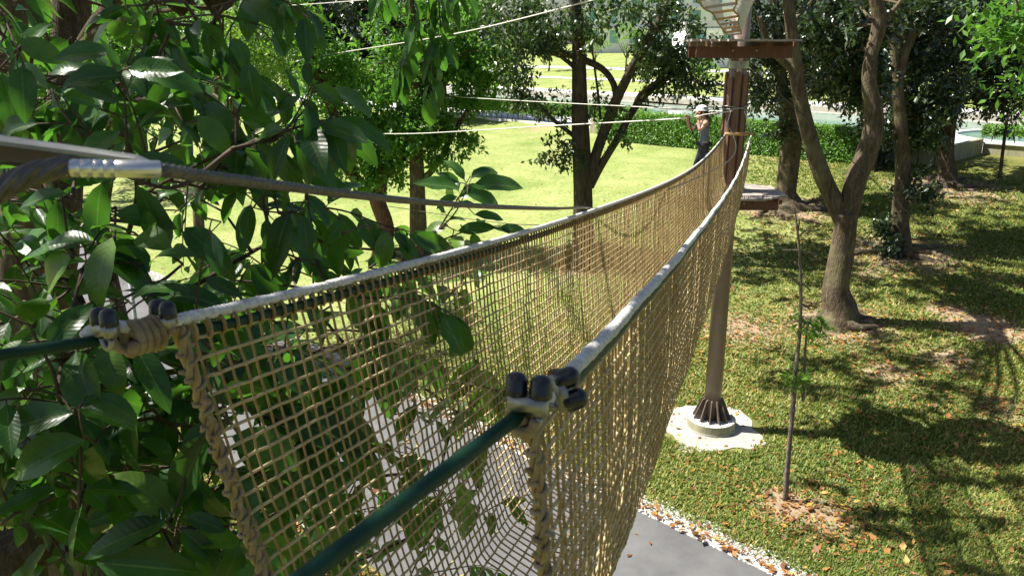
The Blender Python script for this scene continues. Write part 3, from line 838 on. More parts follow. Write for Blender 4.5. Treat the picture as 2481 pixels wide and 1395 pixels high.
for nm, b_, lab, lm, cr in (
    ('farleft', BASE['farleft'], 'distant grey tree with a low dark crown at the left of the lawn', [(703, 290, 30), (703, 262, 28), (695, 230, 24), (690, 150, 16), (690, 60, 12)],
     [(760, 130, 120, 60, 0, 3, 2600), (880, 60, 140, 70, 0, 3, 3200), (700, 60, 100, 60, 0, 3, 2200), (930, 150, 110, 50, 0, 3, 2000), (1060, 70, 80, 70, 0, 3, 1700), (800, 10, 130, 50, 0, 3, 2200), (640, 130, 60, 60, 0, 3, 900), (1000, 20, 100, 40, 0, 3, 1500), (840, 195, 90, 22, 0, 2, 900)]),
    ('farmid', BASE['farmid'], 'small distant tree standing close to the far end of the hedge', [(1075, 290, 17), (1075, 262, 16), (1072, 220, 13), (1080, 150, 9)],
     [(1090, 130, 70, 50, 0, 2, 1300), (1150, 70, 70, 50, 0, 2, 1100), (1040, 170, 50, 30, 0, 2, 700), (1150, 170, 50, 30, 0, 2, 600)])):
    make_tree('park_tree', b_, lab, [lm], cr, M['bark_dark'], M['leaf_dark'], leaf=.42, dens=1.9, group=GT, roots=3 if nm == 'farmid' else 0, root_len=.6, spread=.5)
# lime coloured feathery tree behind the big leaves at the left
lb = at(470, 430, 25.0); lb[2] = float(ground_z(lb[0], lb[1]))
make_tree('feathery_tree', lb, 'lime green feathery tree glowing behind the large dark leaves', [
    [(480, 500, 26), (500, 380, 24), (520, 250, 20), (540, 100, 16), (550, -40, 12)]],
    [(590, 90, 60, 55, -.5, 1.2, 1700), (560, 30, 60, 45, 0, 1.4, 1200), (640, 150, 46, 36, -.5, 1, 900), (600, 190, 46, 30, 0, 1, 500), (680, 170, 30, 30, -.5, .8, 400), (520, 120, 50, 60, .3, 1.2, 700)],
    M['bark_grey'], M['leaf_lime'], leaf=.13, cat='tree', sub=18, spread=.26)
lb = at(250, 430, 21.0); lb[2] = float(ground_z(lb[0], lb[1]))
make_tree('shade_tree', lb, 'dark leafy tree closing the view behind the near mossy trunk', [
    [(250, 560, 30), (262, 420, 27), (270, 280, 24), (280, 120, 20), (285, -40, 16)], [(268, 300, 16), (330, 220, 12), (400, 150, 9)], [(270, 250, 14), (180, 170, 11), (100, 120, 8)]],
    [(430, 90, 80, 70, .5, 1.6, 1500), (370, 150, 90, 70, .5, 1.6, 1600), (280, 90, 90, 80, 0, 1.6, 1500), (120, 120, 100, 80, 0, 1.6, 1500), (400, 220, 70, 40, 0, 1.2, 700), (330, 20, 90, 50, 0, 1.2, 900), (30, 180, 80, 70, 0, 1.6, 1200), (200, 230, 90, 50, 0, 1.4, 1000), (60, 50, 90, 60, 0, 1.4, 1000), (460, 190, 50, 40, 0, 1, 500), (300, 270, 70, 34, 0, 1.2, 500), (60, 300, 80, 40, 0, 1.2, 600)],
    M['bark_dark'], M['leaf_bright'], leaf=.17, sub=30, spread=.3, dens=1.2)
# bright tree whose leaves hang into the top right corner
cb = at(2800, 300, 13.0); cb[2] = float(ground_z(cb[0], cb[1]))
make_tree('broadleaf_tree', cb, 'bright green leafy tree hanging into the top right corner', [
    [(2790, 600, 50), (2800, 300, 44), (2790, 100, 36), (2770, -60, 26)], [(2795, 200, 22), (2640, 90, 16), (2470, 30, 8)]],
    [(2435, 40, 60, 36, -.3, .5, 260), (2460, 85, 36, 24, -.3, .4, 130), (2480, 10, 60, 40, -.3, .6, 240), (2500, 180, 40, 80, 0, .6, 200), (2380, 35, 30, 14, -.3, .3, 60), (2560, 60, 60, 60, 0, .6, 200)],
    M['bark_grey'], M['leaf_bright'], leaf=.17, sub=14,
    above=[(cb[0] - 1.5, cb[1], 12.5, 3, 3, 1.6, 1600)])
# bare sapling in the foreground
sb_ = BASE['sapling']
sp = empty('sapling', sb_, 'thin half bare sapling with two leafy sprouts in front of the pole', 'sapling')
mb = MB()
Ys = sb_[1]
stem = [(1902, 1212, 17), (1910, 1100, 15), (1920, 1000, 14), (1928, 900, 12), (1938, 800, 11), (1940, 700, 10), (1936, 600, 9), (1931, 550, 7), (1926, 505, 4)]
trunk_tube(mb, px_limb([(q[0], q[1], q[2] * .8) for q in stem], Ys), n=60, k=8, rough=.12)
for tw in ([(1937, 690, 4), (1905, 660, 3), (1890, 652, 2)], [(1938, 685, 4), (1955, 695, 3), (1963, 706, 2)], [(1936, 610, 3), (1965, 612, 3), (1983, 618, 2)], [(1934, 606, 3), (1897, 606, 2)], [(1933, 575, 3), (1955, 555, 2)],
           [(1939, 735, 4), (1958, 745, 3), (1966, 750, 2)], [(1934, 560, 3), (1938, 530, 2)], [(1937, 670, 3), (1950, 660, 2)], [(1936, 645, 3), (1925, 635, 2)], [(1936, 800, 5), (1955, 780, 4), (1970, 790, 2)], [(1946, 970, 6), (1950, 870, 5), (1956, 780, 3)]):
    trunk_tube(mb, px_limb([(q[0], q[1], q[2] * 1.5) for q in tw], Ys), n=8, k=5)
mb.build('stem', M['bark_pale'], sp)
cm = MB()
for (px, py, r, n) in ((1955, 790, 30, 60), (1925, 912, 28, 50), (1960, 770, 24, 46), (1985, 790, 16, 24), (1930, 785, 18, 18), (1920, 915, 22, 40), (1945, 905, 14, 18), (1905, 915, 12, 14), (1975, 810, 12, 10)):
    c_ = at(px, py, Ys)
    clump_leaves(cm, c_, r * Ys / FPX * 1.05, n, .14, sub=7, spread=.08)
o = cm.build('leaf_sprouts', M['leaf_lime'], sp, smooth=False); o['kind'] = 'stuff'
# staked sapling near the wall
st = BASE['stake']
sp = empty('sapling', st, 'young staked sapling near the wall at the right edge', 'sapling')
mb = MB(); trunk_tube(mb, px_limb([(2422, 432, 9), (2428, 380, 8), (2436, 320, 7), (2442, 285, 5)], st[1]), n=20, k=7); mb.build('stem', M['bark_grey'], sp)
cm = MB()
for (px, py, r, n) in ((2430, 310, 16, 60), (2445, 322, 10, 30), (2442, 290, 12, 40)):
    clump_leaves(cm, at(px, py, st[1]), r * st[1] / FPX, n, .2, sub=10, spread=.15, droop=.7)
o = cm.build('crown', M['leaf_dark'], sp, smooth=False); o['kind'] = 'stuff'

# ------------------------------------------------------------------ hedges
def hedge(label, u0, u1, v0, v1, z0, z1, n, gappy=False):
    c_ = uv((u0 + u1) / 2, (v0 + v1) / 2, z0)
    t = empty('clipped_hedge', c_, label, 'hedge', 'clipped hedges along the terrace')
    core = MB()
    m_ = 60
    us = np.linspace(u0 + .1, u1 - .1, m_)
    zl = z0 + (.9 if gappy else 0.05)
    V = []
    for a_ in us:
        w = rng.normal(0, .04, 4)
        V += [uv(a_, v0 + .22 + w[0], zl), uv(a_, v0 + .22 + w[1], z1 - .2 + w[2] * .5), uv(a_, v1 - .22, z1 - .2 + w[3] * .5), uv(a_, v1 - .22, zl)]
    V = np.array(V)
    F = [[s * 4 + w, s * 4 + (w + 1) % 4, (s + 1) * 4 + (w + 1) % 4, (s + 1) * 4 + w] for s in range(m_ - 1) for w in range(4)]
    F += [[0, 3, 2, 1], [(m_ - 1) * 4 + q for q in range(4)]]
    core.add(V, F, .1)
    core.build('branch_core', M['leaf_hedge'], t, smooth=False)
    if gappy or True:
        stm = MB()
        for a_ in np.arange(u0 + .3, u1, .55):
            p = np.array(uv(a_ + rng.normal(0, .06), v0 + .4, z0 - .15))
            add_tube(stm, [p, p + [rng.normal(0, .06), 0, .5], p + [rng.normal(0, .1), 0, 1.2]], [.035, .03, .02], 5)
        stm.build('stems', M['bark_grey'], t)['kind'] = 'stuff'
    fm = MB()
    # leaves on front, top, back and ends
    def face(n, f):
        a_, b_ = rng.random(n), rng.random(n)
        uu, vv, zz, N = f(a_, b_)
        P = np.array([uv(0, 0, 0)]) + np.stack([(uu + vv) / R2, (vv - uu) / R2, zz], -1) + rng.normal(0, .07, (n, 3))
        Nn = unit(N + rng.normal(0, .6, (n, 3)))
        D = unit(np.cross(Nn, rng.normal(0, 1, (n, 3))))
        L = rng.uniform(.09, .17, n)
        V, F = quads_leaf(P, D, Nn, L, L * .55)
        patch = .5 + .5 * np.sin(uu * 2.3 + zz * 3) * np.sin(uu * .9 + 1)
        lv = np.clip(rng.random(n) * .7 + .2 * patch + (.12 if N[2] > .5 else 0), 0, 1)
        fm.add(V, F, np.repeat(lv, 4))
    fn = np.array([-1 / R2, -1 / R2, .3]); 
    lo = z0 + (.85 if gappy else 0)
    face(n, lambda a_, b_: (u0 + (u1 - u0) * a_, v0 + .04 + 0 * a_, lo + (z1 - lo) * b_ ** .85, fn))
    face(int(n * .7), lambda a_, b_: (u0 + (u1 - u0) * a_, v0 + (v1 - v0) * b_, z1 + 0 * a_, np.array([0, 0, 1.0])))
    for ue, sgn in ((u0, -1), (u1, 1)):
        face(n // 10, lambda a_, b_: (ue + 0 * a_, v0 + (v1 - v0) * a_, lo + (z1 - lo) * b_, np.array([sgn / R2, -sgn / R2, .2])))
    fm.build('foliage', M['leaf_hedge'], t, smooth=False)['kind'] = 'stuff'
    return t
hedge('long dense clipped hedge running behind the pole and the climber', -34.2, -17.2, 42.1, 43.4, 2.15, 3.88, 15000)
hedge('farther hedge with bare stems showing below, left of the forked tree', -70, -35, 44.6, 45.8, 2.25, 4.0, 14000, gappy=True)
hedge('hedge on top of the wall at the right edge', -13.4, -2, 48.9, 50.1, 2.62, 3.85, 7000, gappy=True)
hedge('shaded straggly hedge covering part of the retaining wall', -17.0, -13.6, 43.0, 43.45, 2.2, 3.7, 900, gappy=True)
hedge('short low hedge returning from the corner towards the pool', -38, -34.4, 46.3, 48.2, 2.5, 3.75, 1600)

# ------------------------------------------------------------------ far buildings
def building(name, label, x0, x1, y0, y1, z0, z1, fl, bays, glassm, band=None):
    t = empty(name, ((x0 + x1) / 2, (y0 + y1) / 2, z0), label, 'building', 'pale buildings beyond the far lawn')
    mb = MB(); box(mb, x0, x1, y0, y1, z0 - 2, z1); mb.build('wall', M['white_wall'], t, smooth=False)
    fh = (z1 - z0 - 1.0) / fl
    bw = (x1 - x0) / bays
    for f in range(fl):
        for b_ in range(bays):
            o = MB()
            box(o, x0 + bw * b_ + bw * .3, x0 + bw * (b_ + 1) - bw * .3, y0 - .12, y0 + .05, z0 + .8 + f * fh + fh * .18, z0 + .8 + f * fh + fh * .82)
            o.build('window', glassm, t, smooth=False)
        o = MB(); box(o, x0 - .3, x1 + .3, y0 - .55, y0 - .003, z0 + .8 + f * fh + fh * .9, z0 + .8 + f * fh + fh * 1.0); o.build('ledge', M['white_wall'], t, smooth=False)
    o = MB(); box(o, x0 - .4, x1 + .4, y0 - .4, y1 + .4, z1 + .003, z1 + .8); o.build('roof', M['paving'], t, smooth=False)
    return t
building('white_building', 'white building with teal glass bays seen between the forked tree limbs', 14, 46, 168, 190, 7, 34, 7, 8, M['glass_teal'])
building('white_building', 'pale building with blue windows behind the left foliage', -46, -6, 176, 200, 7, 30, 6, 10, M['glass_blue'])
building('white_building', 'wide white building behind the upper platform', 52, 98, 160, 186, 6, 30, 6, 11, M['glass_blue'])
building('low_pavilion', 'low white pavilion at the edge of the far lawn', 24, 52, 118, 128, 6.2, 10.5, 1, 7, M['glass_teal'])
building('white_building', 'pale block far behind the trees at the left', -120, -60, 170, 190, 7, 26, 5, 12, M['glass_blue'])
for k, (px, py, Y, s) in enumerate([(1515, 172, 120, 3.2), (1330, 150, 128, 3.0), (1225, 140, 130, 2.6), (1690, 225, 84, 2.2), (1605, 222, 86, 2.0), (1440, 165, 126, 2.4)]):
    b_ = at(px, py, Y); b_[2] = float(ground_z(b_[0], b_[1]))
    t = empty('lawn_tree', b_, ['small pale tree on the far lawn below the glass tower', 'round little tree left of the forked trunk on the far lawn', 'leftmost little tree on the far lawn', 'young tree on the promenade above the climber', 'young tree on the promenade left of the climber', 'tiny tree beside the forked trunk on the far lawn'][k], 'tree', 'little trees beyond the pool')
    mb = MB(); trunk_tube(mb, [[*b_, .16], [b_[0] + .1, b_[1], b_[2] + s * .6, .11], [b_[0], b_[1], b_[2] + s * 1.1, .05]], n=10, k=7)
    for q in range(5):
        a_ = q * 1.3
        trunk_tube(mb, [[b_[0], b_[1], b_[2] + s * .6, .07], [b_[0] + math.cos(a_) * s * .4, b_[1] + math.sin(a_) * s * .4, b_[2] + s * 1.25, .03]], n=6, k=5)
    mb.build('trunk', M['bark_grey'], t)
    cm = MB()
    for q in range(5):
        clump_leaves(cm, b_ + np.array([rng.normal(0, s * .35), rng.normal(0, s * .3), s * (1.25 + rng.random() * .5)]), s * .42, 260, .3, spread=.4)
    cm.build('crown', M['leaf_lime'], t, smooth=False)['kind'] = 'stuff'
# distant wooded edge, one mass
cm = MB()
for k in range(15):
    x = -170 + k * 27 + rng.uniform(-6, 6); y = 205 + rng.uniform(-8, 8) if x > -60 else 120 + rng.uniform(-20, 20)
    z = float(ground_z(x, y))
    for q in range(6):
        clump_leaves(cm, np.array([x + rng.normal(0, 6), y + rng.normal(0, 2), z + 3 + rng.random() * 11]), (5, 3.5, 3.5), 420, .8, spread=1.0)
tag(cm.build('wood', M['leaf_dark'], smooth=False), 'far-off belt of dark trees behind the park and its buildings', 'wood', kind='stuff')
# nearer row closing the gaps on the left side of the lawn
for k, (px, Y, lab) in enumerate([(60, 44, 'spreading tree far behind the near trunks at the left edge'), (330, 48, 'spreading tree across the lawn behind the near trunk'), (560, 52, 'spreading tree across the lawn under the lime foliage')]):
    b_ = at(px, 330, Y); b_[2] = float(ground_z(b_[0], b_[1]))
    t = empty('shade_tree', b_, lab, 'tree', 'shade trees across the lawn at the left')
    x, y, z = b_
    mb = MB(); trunk_tube(mb, [[x, y, z - .2, .5], [x, y, z + .4, .36], [x + .3, y, z + 3, .3], [x + .1, y, z + 8, .14]], n=14, k=10)
    for q in range(6):
        a_ = q * 1.05
        trunk_tube(mb, [[x + .3, y, z + 2.6, .17], [x + math.cos(a_) * 1.6, y + math.sin(a_) * 1.2, z + 5, .1], [x + math.cos(a_) * 3.4, y + math.sin(a_) * 2.4, z + 6.5, .04]], n=9, k=6)
    mb.build('trunk', M['bark_dark'], t)
    cm = MB()
    for q in range(7):
        a_ = q * .9
        clump_leaves(cm, b_ + np.array([math.cos(a_) * 3.4, math.sin(a_) * 2.4, 5.6 + (q % 3) * 1.7]), (2.6, 2.2, 1.5), 850, .26, spread=.5)
    cm.build('crown', M['leaf_bright'] if k == 1 else M['leaf_dark'], t, smooth=False)['kind'] = 'stuff'

# ------------------------------------------------------------------ grass and litter
def in_view(P, m=40):
    d = P - CAM
    dep = d[:, 1] * CP - d[:, 2] * SP
    up = d[:, 1] * SP + d[:, 2] * CP
    px = IW / 2 + FPX * d[:, 0] / dep
    py = IH / 2 - FPX * up / dep
    return (dep > .5) & (px > -m) & (px < IW + m) & (py > -m) & (py < IH + m)

def ground_points(n, ylo, yhi, power=1.6):
    y = ylo + (yhi - ylo) * rng.random(n) ** power
    x = rng.uniform(-.72, .72, n) * y
    P = np.c_[x, y, ground_z(x, y)]
    v = (x + y) / R2
    ok = in_view(P) & ((v > 11.15 + rng.normal(0, .15, n)) | (v < 6.3)) & (v < 43)
    ok &= ((x - POLE[0]) ** 2 + (y - POLE[1]) ** 2 > 1.15 ** 2)
    return P[ok]
P = ground_points(360000, 10, 52, 1.6)
P = P[rng.random(len(P)) > np.clip(paleness(P[:, 0], P[:, 1]) * 1.12, 0, 1)]
s = soil(P[:, 0], P[:, 1])
P = P[rng.random(len(P)) > s * 1.1]
n = len(P)
mb = MB()
for b_ in range(2):
    a_ = rng.uniform(0, 6.28, n)
    h = rng.uniform(.03, .075, n) * (1 + P[:, 1] / 60)
    w = .012 + P[:, 1] * .0007
    dx, dy = np.cos(a_), np.sin(a_)
    o_ = np.stack([rng.normal(0, .03, n), rng.normal(0, .03, n), np.zeros(n)], -1)
    A0 = P + o_ + np.stack([-dy * w, dx * w, 0 * a_], -1)
    A1 = P + o_ + np.stack([dy * w, -dx * w, 0 * a_], -1)
    tp = P + o_ + np.stack([dx * h * .9, dy * h * .9, h], -1)
    V = np.stack([A0, A1, tp], 1).reshape(-1, 3)
    lv = np.clip(rng.beta(2, 2.2, n) + .15 * np.sin(P[:, 0] * .8) * np.sin(P[:, 1] * .6), 0, 1)
    mb.add(V, np.arange(3 * n).reshape(-1, 3), np.repeat(lv, 3))
tag(mb.build('grass', M['grass_blade'], smooth=False), 'short tufty grass growing over the park lawn', 'grass', kind='stuff')
# fallen leaves
P = ground_points(95000, 10, 48, 1.5)
s = soil(P[:, 0], P[:, 1])
drift = .5 + .5 * np.sin(P[:, 0] * 1.3 + 2 * np.sin(P[:, 1] * .7)) * np.sin(P[:, 1] * .9 + P[:, 0] * .3)
keep = rng.random(len(P)) < .08 + (.25 + .75 * drift ** 2) * (P[:, 0] > 3.2) * (P[:, 1] < 34) + s * .9
P = P[keep]
v = rng.uniform(6.4, 10.7, 260); u = rng.uniform(-30, 0, 260)
P = np.vstack([P, np.c_[(u + v) / R2, (v - u) / R2, np.full(260, .02)]])
v = 10.75 + np.abs(rng.normal(0, .12, 1500)); u = rng.uniform(-26, 0, 1500)
P = np.vstack([P, np.c_[(u + v) / R2, (v - u) / R2, np.full(1500, .05)]])
v = 6.3 - np.abs(rng.normal(0, 1.2, 2500)); u = rng.uniform(-26, 4, 2500)
P = np.vstack([P, np.c_[(u + v) / R2, (v - u) / R2, np.full(2500, .04)]])
a_ = rng.uniform(0, 6.28, 60); rr_ = rng.uniform(.3, 1.0, 60)
P = np.vstack([P, np.c_[POLE[0] + rr_ * np.cos(a_), POLE[1] + rr_ * np.sin(a_), np.full(60, POLE[2] + .0)]])
n = len(P)
D = unit(np.c_[rng.normal(0, 1, (n, 2)), rng.normal(0, .25, n)])
Nn = unit(np.c_[rng.normal(0, .4, (n, 2)), np.ones(n)])
L = rng.gamma(5, .018, n).clip(.04, .2) * (1 + P[:, 1] * .004)
V, F = quads_leaf(P + [0, 0, .025], D, Nn, L, L * rng.uniform(.4, .6, n))
tag(MB().add(V, F, np.repeat(rng.beta(1.6, 1.6, n), 4)).build('fallen_leaves', M['leaf_litter'], smooth=False), 'brown and orange fallen leaves scattered over the grass', 'leaves', kind='stuff')
#SECTION2
# ------------------------------------------------------------------ POLE TOWER
px_, py_, pz_ = POLE
tw = empty('course_pole', POLE, 'tall brown steel pole with finned foot carrying two timber platforms', 'pole')
def ring(mb, cx, cy, z0, z1, r0, r1=None, n=40, cap=True):
    r1 = r0 if r1 is None else r1
    a_ = np.arange(n) * 2 * math.pi / n
    V = np.vstack([np.c_[cx + r0 * np.cos(a_), cy + r0 * np.sin(a_), np.full(n, z0)], np.c_[cx + r1 * np.cos(a_), cy + r1 * np.sin(a_), np.full(n, z1)], [[cx, cy, z1]], [[cx, cy, z0]]])
    i_ = np.arange(n); j_ = (i_ + 1) % n
    n0 = mb.n
    mb.add(V, np.stack([i_, j_, n + j_, n + i_], -1))
    if cap:
        mb.T.append(np.stack([np.full(n, 2 * n), n + i_, n + j_], -1) + n0)
        mb.T.append(np.stack([np.full(n, 2 * n + 1), j_, i_], -1) + n0)
    return mb
mb = MB(); ring(mb, px_, py_, pz_ + .2, 11.2, .178, .172, 36); o = mb.build('shaft', M['steel_brown'], tw)
for p in o.data.polygons:
    p.use_smooth = abs(p.normal.z) < .5
mb = MB(); ring(mb, px_, py_, pz_ + .01, pz_ + .23, .515, .515, 56); o = mb.build('footing_drum', M['concrete_moss'], tw, smooth=False)
mb = MB(); ring(mb, px_, py_, pz_ + .01, pz_ + .06, .53, .53, 56); mb.build('footing_ring', M['concrete'], o, smooth=False).matrix_local = Matrix.Identity(4)
mb = MB(); ring(mb, px_, py_, pz_ + .231, pz_ + .242, .505, .49, 56); mb.build('footing_top', M['paving'], tw, smooth=False)
mb = MB()
n = 260
a_ = rng.uniform(0, 6.28, n); r_ = np.sqrt(rng.uniform(.05, .24, n))
scatter_octs(mb, np.c_[px_ + r_ * np.cos(a_), py_ + r_ * np.sin(a_), np.full(n, pz_ + .25)], rng.uniform(.01, .026, n))
mb.build('footing_gravel', M['gravel'], tw, smooth=False)['kind'] = 'stuff'
for q in range(12):
    a_ = q * math.pi / 6 + .18
    d = np.array([math.cos(a_), math.sin(a_), 0]); s_ = np.array([-d[1], d[0], 0]) * .011
    c0 = np.array([px_, py_, pz_ + .24])
    prof = [c0 + d * .17, c0 + d * .40, c0 + d * .415 + [0, 0, .03], c0 + d * .235 + [0, 0, .44], c0 + d * .17 + [0, 0, .47]]
    V = [p - s_ for p in prof] + [p + s_ for p in prof]
    mb = MB(); n0 = 0
    mb.add(V, [[k, (k + 1) % 5, 5 + (k + 1) % 5, 5 + k] for k in range(5)])
    mb.T.append(np.array([[0, 2, 1], [0, 3, 2], [0, 4, 3], [5, 6, 7], [5, 7, 8], [5, 8, 9]]))
    mb.build('base_fin', M['fin_brown'], tw, smooth=False)
for q in range(9):
    a_ = q * 2 * math.pi / 9 + .35
    d = np.array([math.cos(a_), math.sin(a_), 0]); s_ = np.array([-d[1], d[0], 0])
    z0 = 5.25 + (.0 if q % 2 else .12); z1 = 7.52 - .05 * (q % 3)
    mb = MB(); obox(mb, np.array([px_, py_, (z0 + z1) / 2]) + d * .205, d * .024, s_ * .05, [0, 0, (z1 - z0) / 2])
    mb.build('batten', M['batten'], tw, smooth=False)
mb = MB(); ring(mb, px_, py_, 7.58, 7.72, .20, .20, 36); mb.build('collar', M['galv'], tw, smooth=False)

def platform(zt, y_front, label):
    t = empty('tree_platform', (px_, py_, zt), label, 'platform', 'timber platforms on the pole')
    R_ = 1.0
    w = .135
    ks = np.arange(-7, 8)
    for k in ks:                                            # planks run along Y, clipped to an octagon
        x0, x1 = k * w - w / 2 + .004, k * w + w / 2 - .004
        m_ = max(abs(x0), abs(x1))
        if m_ > R_ + .06: continue
        yl = R_ if m_ <= R_ * .5 else R_ - (m_ - R_ * .5) * .9
        for sg in ((-1, 1) if abs(k) > 1 else (-1, 1)):
            ya, yb = (.02, yl) if abs(k) > 1 else (.26, yl)
            mb = MB()
            box(mb, px_ + x0, px_ + x1, py_ + (ya if sg > 0 else -yb), py_ + (yb if sg > 0 else -ya), zt - .036 + rng.uniform(-.003, .003), zt + rng.uniform(-.003, .003))
            mb.build('deck_plank', M['deck'], t, smooth=False)
    for sg in (-1, 1):
        b_ = MB(); box(b_, px_ - .90, px_ + .90, py_ + sg * .34 - .035, py_ + sg * .34 + .035, zt - .335, zt - .125)
        bo = b_.build('beam', M['timber'], t, smooth=False)
        for q in (-.22, .22):
            bb = MB(); add_tube(bb, [[px_ + q, py_ + sg * .34 + sg * .034, zt - .2], [px_ + q, py_ + sg * .34 + sg * .055, zt - .2]], .018, 8); o = bb.build('bolt', M['galv'], bo, smooth=False); o.matrix_local = Matrix.Identity(4)
    for q in (-.78, -.3, .3, .78):
        b_ = MB(); box(b_, px_ + q - .03, px_ + q + .03, py_ - .86, py_ + .86, zt - .124, zt - .04); b_.build('joist', M['timber'], t, smooth=False)
    return t
platform(8.11, 0, 'upper timber platform seen edge-on at eye level on the pole')
platform(5.22, 0, 'lower timber platform with grey plank deck right of the net end')

# ------------------------------------------------------------------ ROPE NET BRIDGE
YL0, YR0, YE = 1.46, 1.05, POLE[1] - .42
dcoef = np.polyfit([0, .055, .113, .257, .313, .446, .561, .7, .85, 1.0], [.5, .63, .735, 1.0, 1.09, 1.28, 1.44, 1.555, 1.62, 1.63], 5)
kx = (POLE[0] - .26 + .655) / (YE - YL0), (POLE[0] + .24 - .017) / (YE - YR0)
def railL(t):
    y = YL0 + (YE - YL0) * t
    return np.stack([-.655 + kx[0] * (y - YL0), y, 8 - np.polyval(dcoef, t)], -1)
def railR(t):
    y = YR0 + (YE - YR0) * t
    w = .004 * np.sin(t * 60) + .003 * np.sin(t * 143 + 1)
    return np.stack([.017 + kx[1] * (y - YR0) + w, y, 8 - np.polyval(dcoef, t) + w * .6], -1)
br = empty('rope_net_bridge', (1.5, 7, 6.0), 'long sagging tan rope net bridge with white wound rails leading to the pole', 'rope bridge')

AK = np.array([0, .3, .6, .85, 1.0])
def net_point(t, q):
    """t along the bridge (array), q across: -1 left rail, 0 bottom, 1 right rail."""
    a_ = 1 - np.abs(q)
    t = t + .024 * np.minimum(a_, .6) * np.clip(1 - t * 3, 0, 1)          # the near edge leans into the span
    L_, R__ = railL(t), railR(t)
    k_ = np.interp(a_, AK, [1, .99, .90, .62, 0]) * np.sign(q + 1e-12)
    h = np.interp(a_, AK, [0, .38, .78, 1.05, 1.12]) * np.interp(t, [0, .3, .8, 1], [1.12, 1.08, 1.0, .92])
    mid, half = (L_ + R__) / 2, (R__ - L_) / 2
    P = mid + half * np.asarray(k_)[..., None]
    P[..., 2] -= h
    return P
NA, NC = 350, 66
tt = np.linspace(0.004, .992, NA)
# denser spacing near the camera end keeps square cells of about 45 mm along the whole length
qq = np.linspace(-1, 1, NC)
G = np.zeros((NA, NC, 3))
for k in range(NC):
    G[:, k] = net_point(tt, np.full(NA, qq[k]))
J = rng.normal(0, .0011, G.shape); J[:, 0] = J[:, -1] = 0
G = G + J
# long strands: one part each
for k in range(1, NC - 1):
    mb = MB(); add_tube(mb, G[:, k], .0040, 5, True); mb.build('long_strand', M['net_rope_pale'], br)
# cross strands and knots, one for each half of the net
for nm, lo, hi in (('left', 0, NC // 2), ('right', NC // 2 - 1, NC - 1)):
    mb = MB()
    for j in range(NA):
        P = G[j, lo:hi + 1] if nm == 'left' else G[j, lo + 1:hi + 1]
        s_ = rng.normal(0, .0012, 3)
        add_tube(mb, P + s_, .0037 if nm == 'right' else .0034, 4, False)
    o = mb.build('cross_strands', M['net_rope'], br); o['kind'] = 'stuff'
    kb = MB()
    rngk = range(max(lo, 1), hi + 1) if nm == 'left' else range(lo + 1, hi)
    P = np.concatenate([G[:, k] for k in rngk])
    scatter_octs(kb, P, rng.uniform(.0052, .0072, len(P)), 1.0)
    o = kb.build('net_knots', M['net_rope_pale'], br); o['kind'] = 'stuff'
# rails: cord wound tightly round a core rope
def wound(f, r, n=4200, k=9, off=(0, 0, 0)):
    t = np.linspace(0, 1, n) ** 1.15
    P = f(t) + np.array(off)
    s_ = np.concatenate([[0], np.cumsum(np.linalg.norm(np.diff(P, axis=0), axis=1))])
    a_ = np.arange(k) * 2 * math.pi / k
    ph = s_[:, None] / .0135 * 2 * math.pi + a_[None]
    wob = .92 + .26 * np.abs(np.sin(ph / 2)) ** .6 + .05 * np.sin(s_ * 31)[:, None] + .04 * np.sin(s_ * 83 + 2)[:, None] + rng.normal(0, .05, (n, k))
    mb = MB(); add_tube(mb, P, r, k, True, wob)
    return mb
wound(railL, .0108).build('wound_rail', M['white_rope'], br)
wound(railR, .0120).build('wound_rail', M['white_rope'], br)
# green coated cables
def anchor_line(f, far, near, r, n=150):
    t = np.linspace(0, 1, n)
    return np.vstack([near, f(t) + far])
tl = np.linspace(0, 1, 200)
PL = railL(tl) + np.array([.006, 0, -.031])
near = spline([at(-150, 885, 1.20), at(0, 860, 1.29), at(190, 832, 1.37), PL[2]], 30)[:-1]
mb = MB(); add_tube(mb, np.vstack([near, PL[2:]]), .0105, 10); mb.build('hand_cable', M['green_cable'], br)
PR = railR(tl) + np.array([-.002, 0, -.024])
ca, cb2 = at(740, 1395, .69), at(1252, 1010, 1.02)
near = np.vstack([[ca + (cb2 - ca) * f for f in np.linspace(-1.6, 1, 30)], spline([cb2, PR[2]], 6)[1:-1]])
mb = MB(); add_tube(mb, np.vstack([near, PR[2:]]), .0108, 12); mb.build('hand_cable', M['green_cable'], br)
# loops of the net slung over the cable on the left
mb = MB()
for j in range(0, 200):
    p = G[j, 1]; q = railL(np.array([tt[j]]))[0]
    up = q + np.array([0, 0, -.002])
    side = np.array([.0165, -.004, -.03])
    add_tube(mb, spline([p, q + side + [0, 0, -.012], q + side * .9 + [0, 0, .012], up], 6), .0046, 4, False)
mb.build('net_loops', M['net_rope'], br)['kind'] = 'stuff'
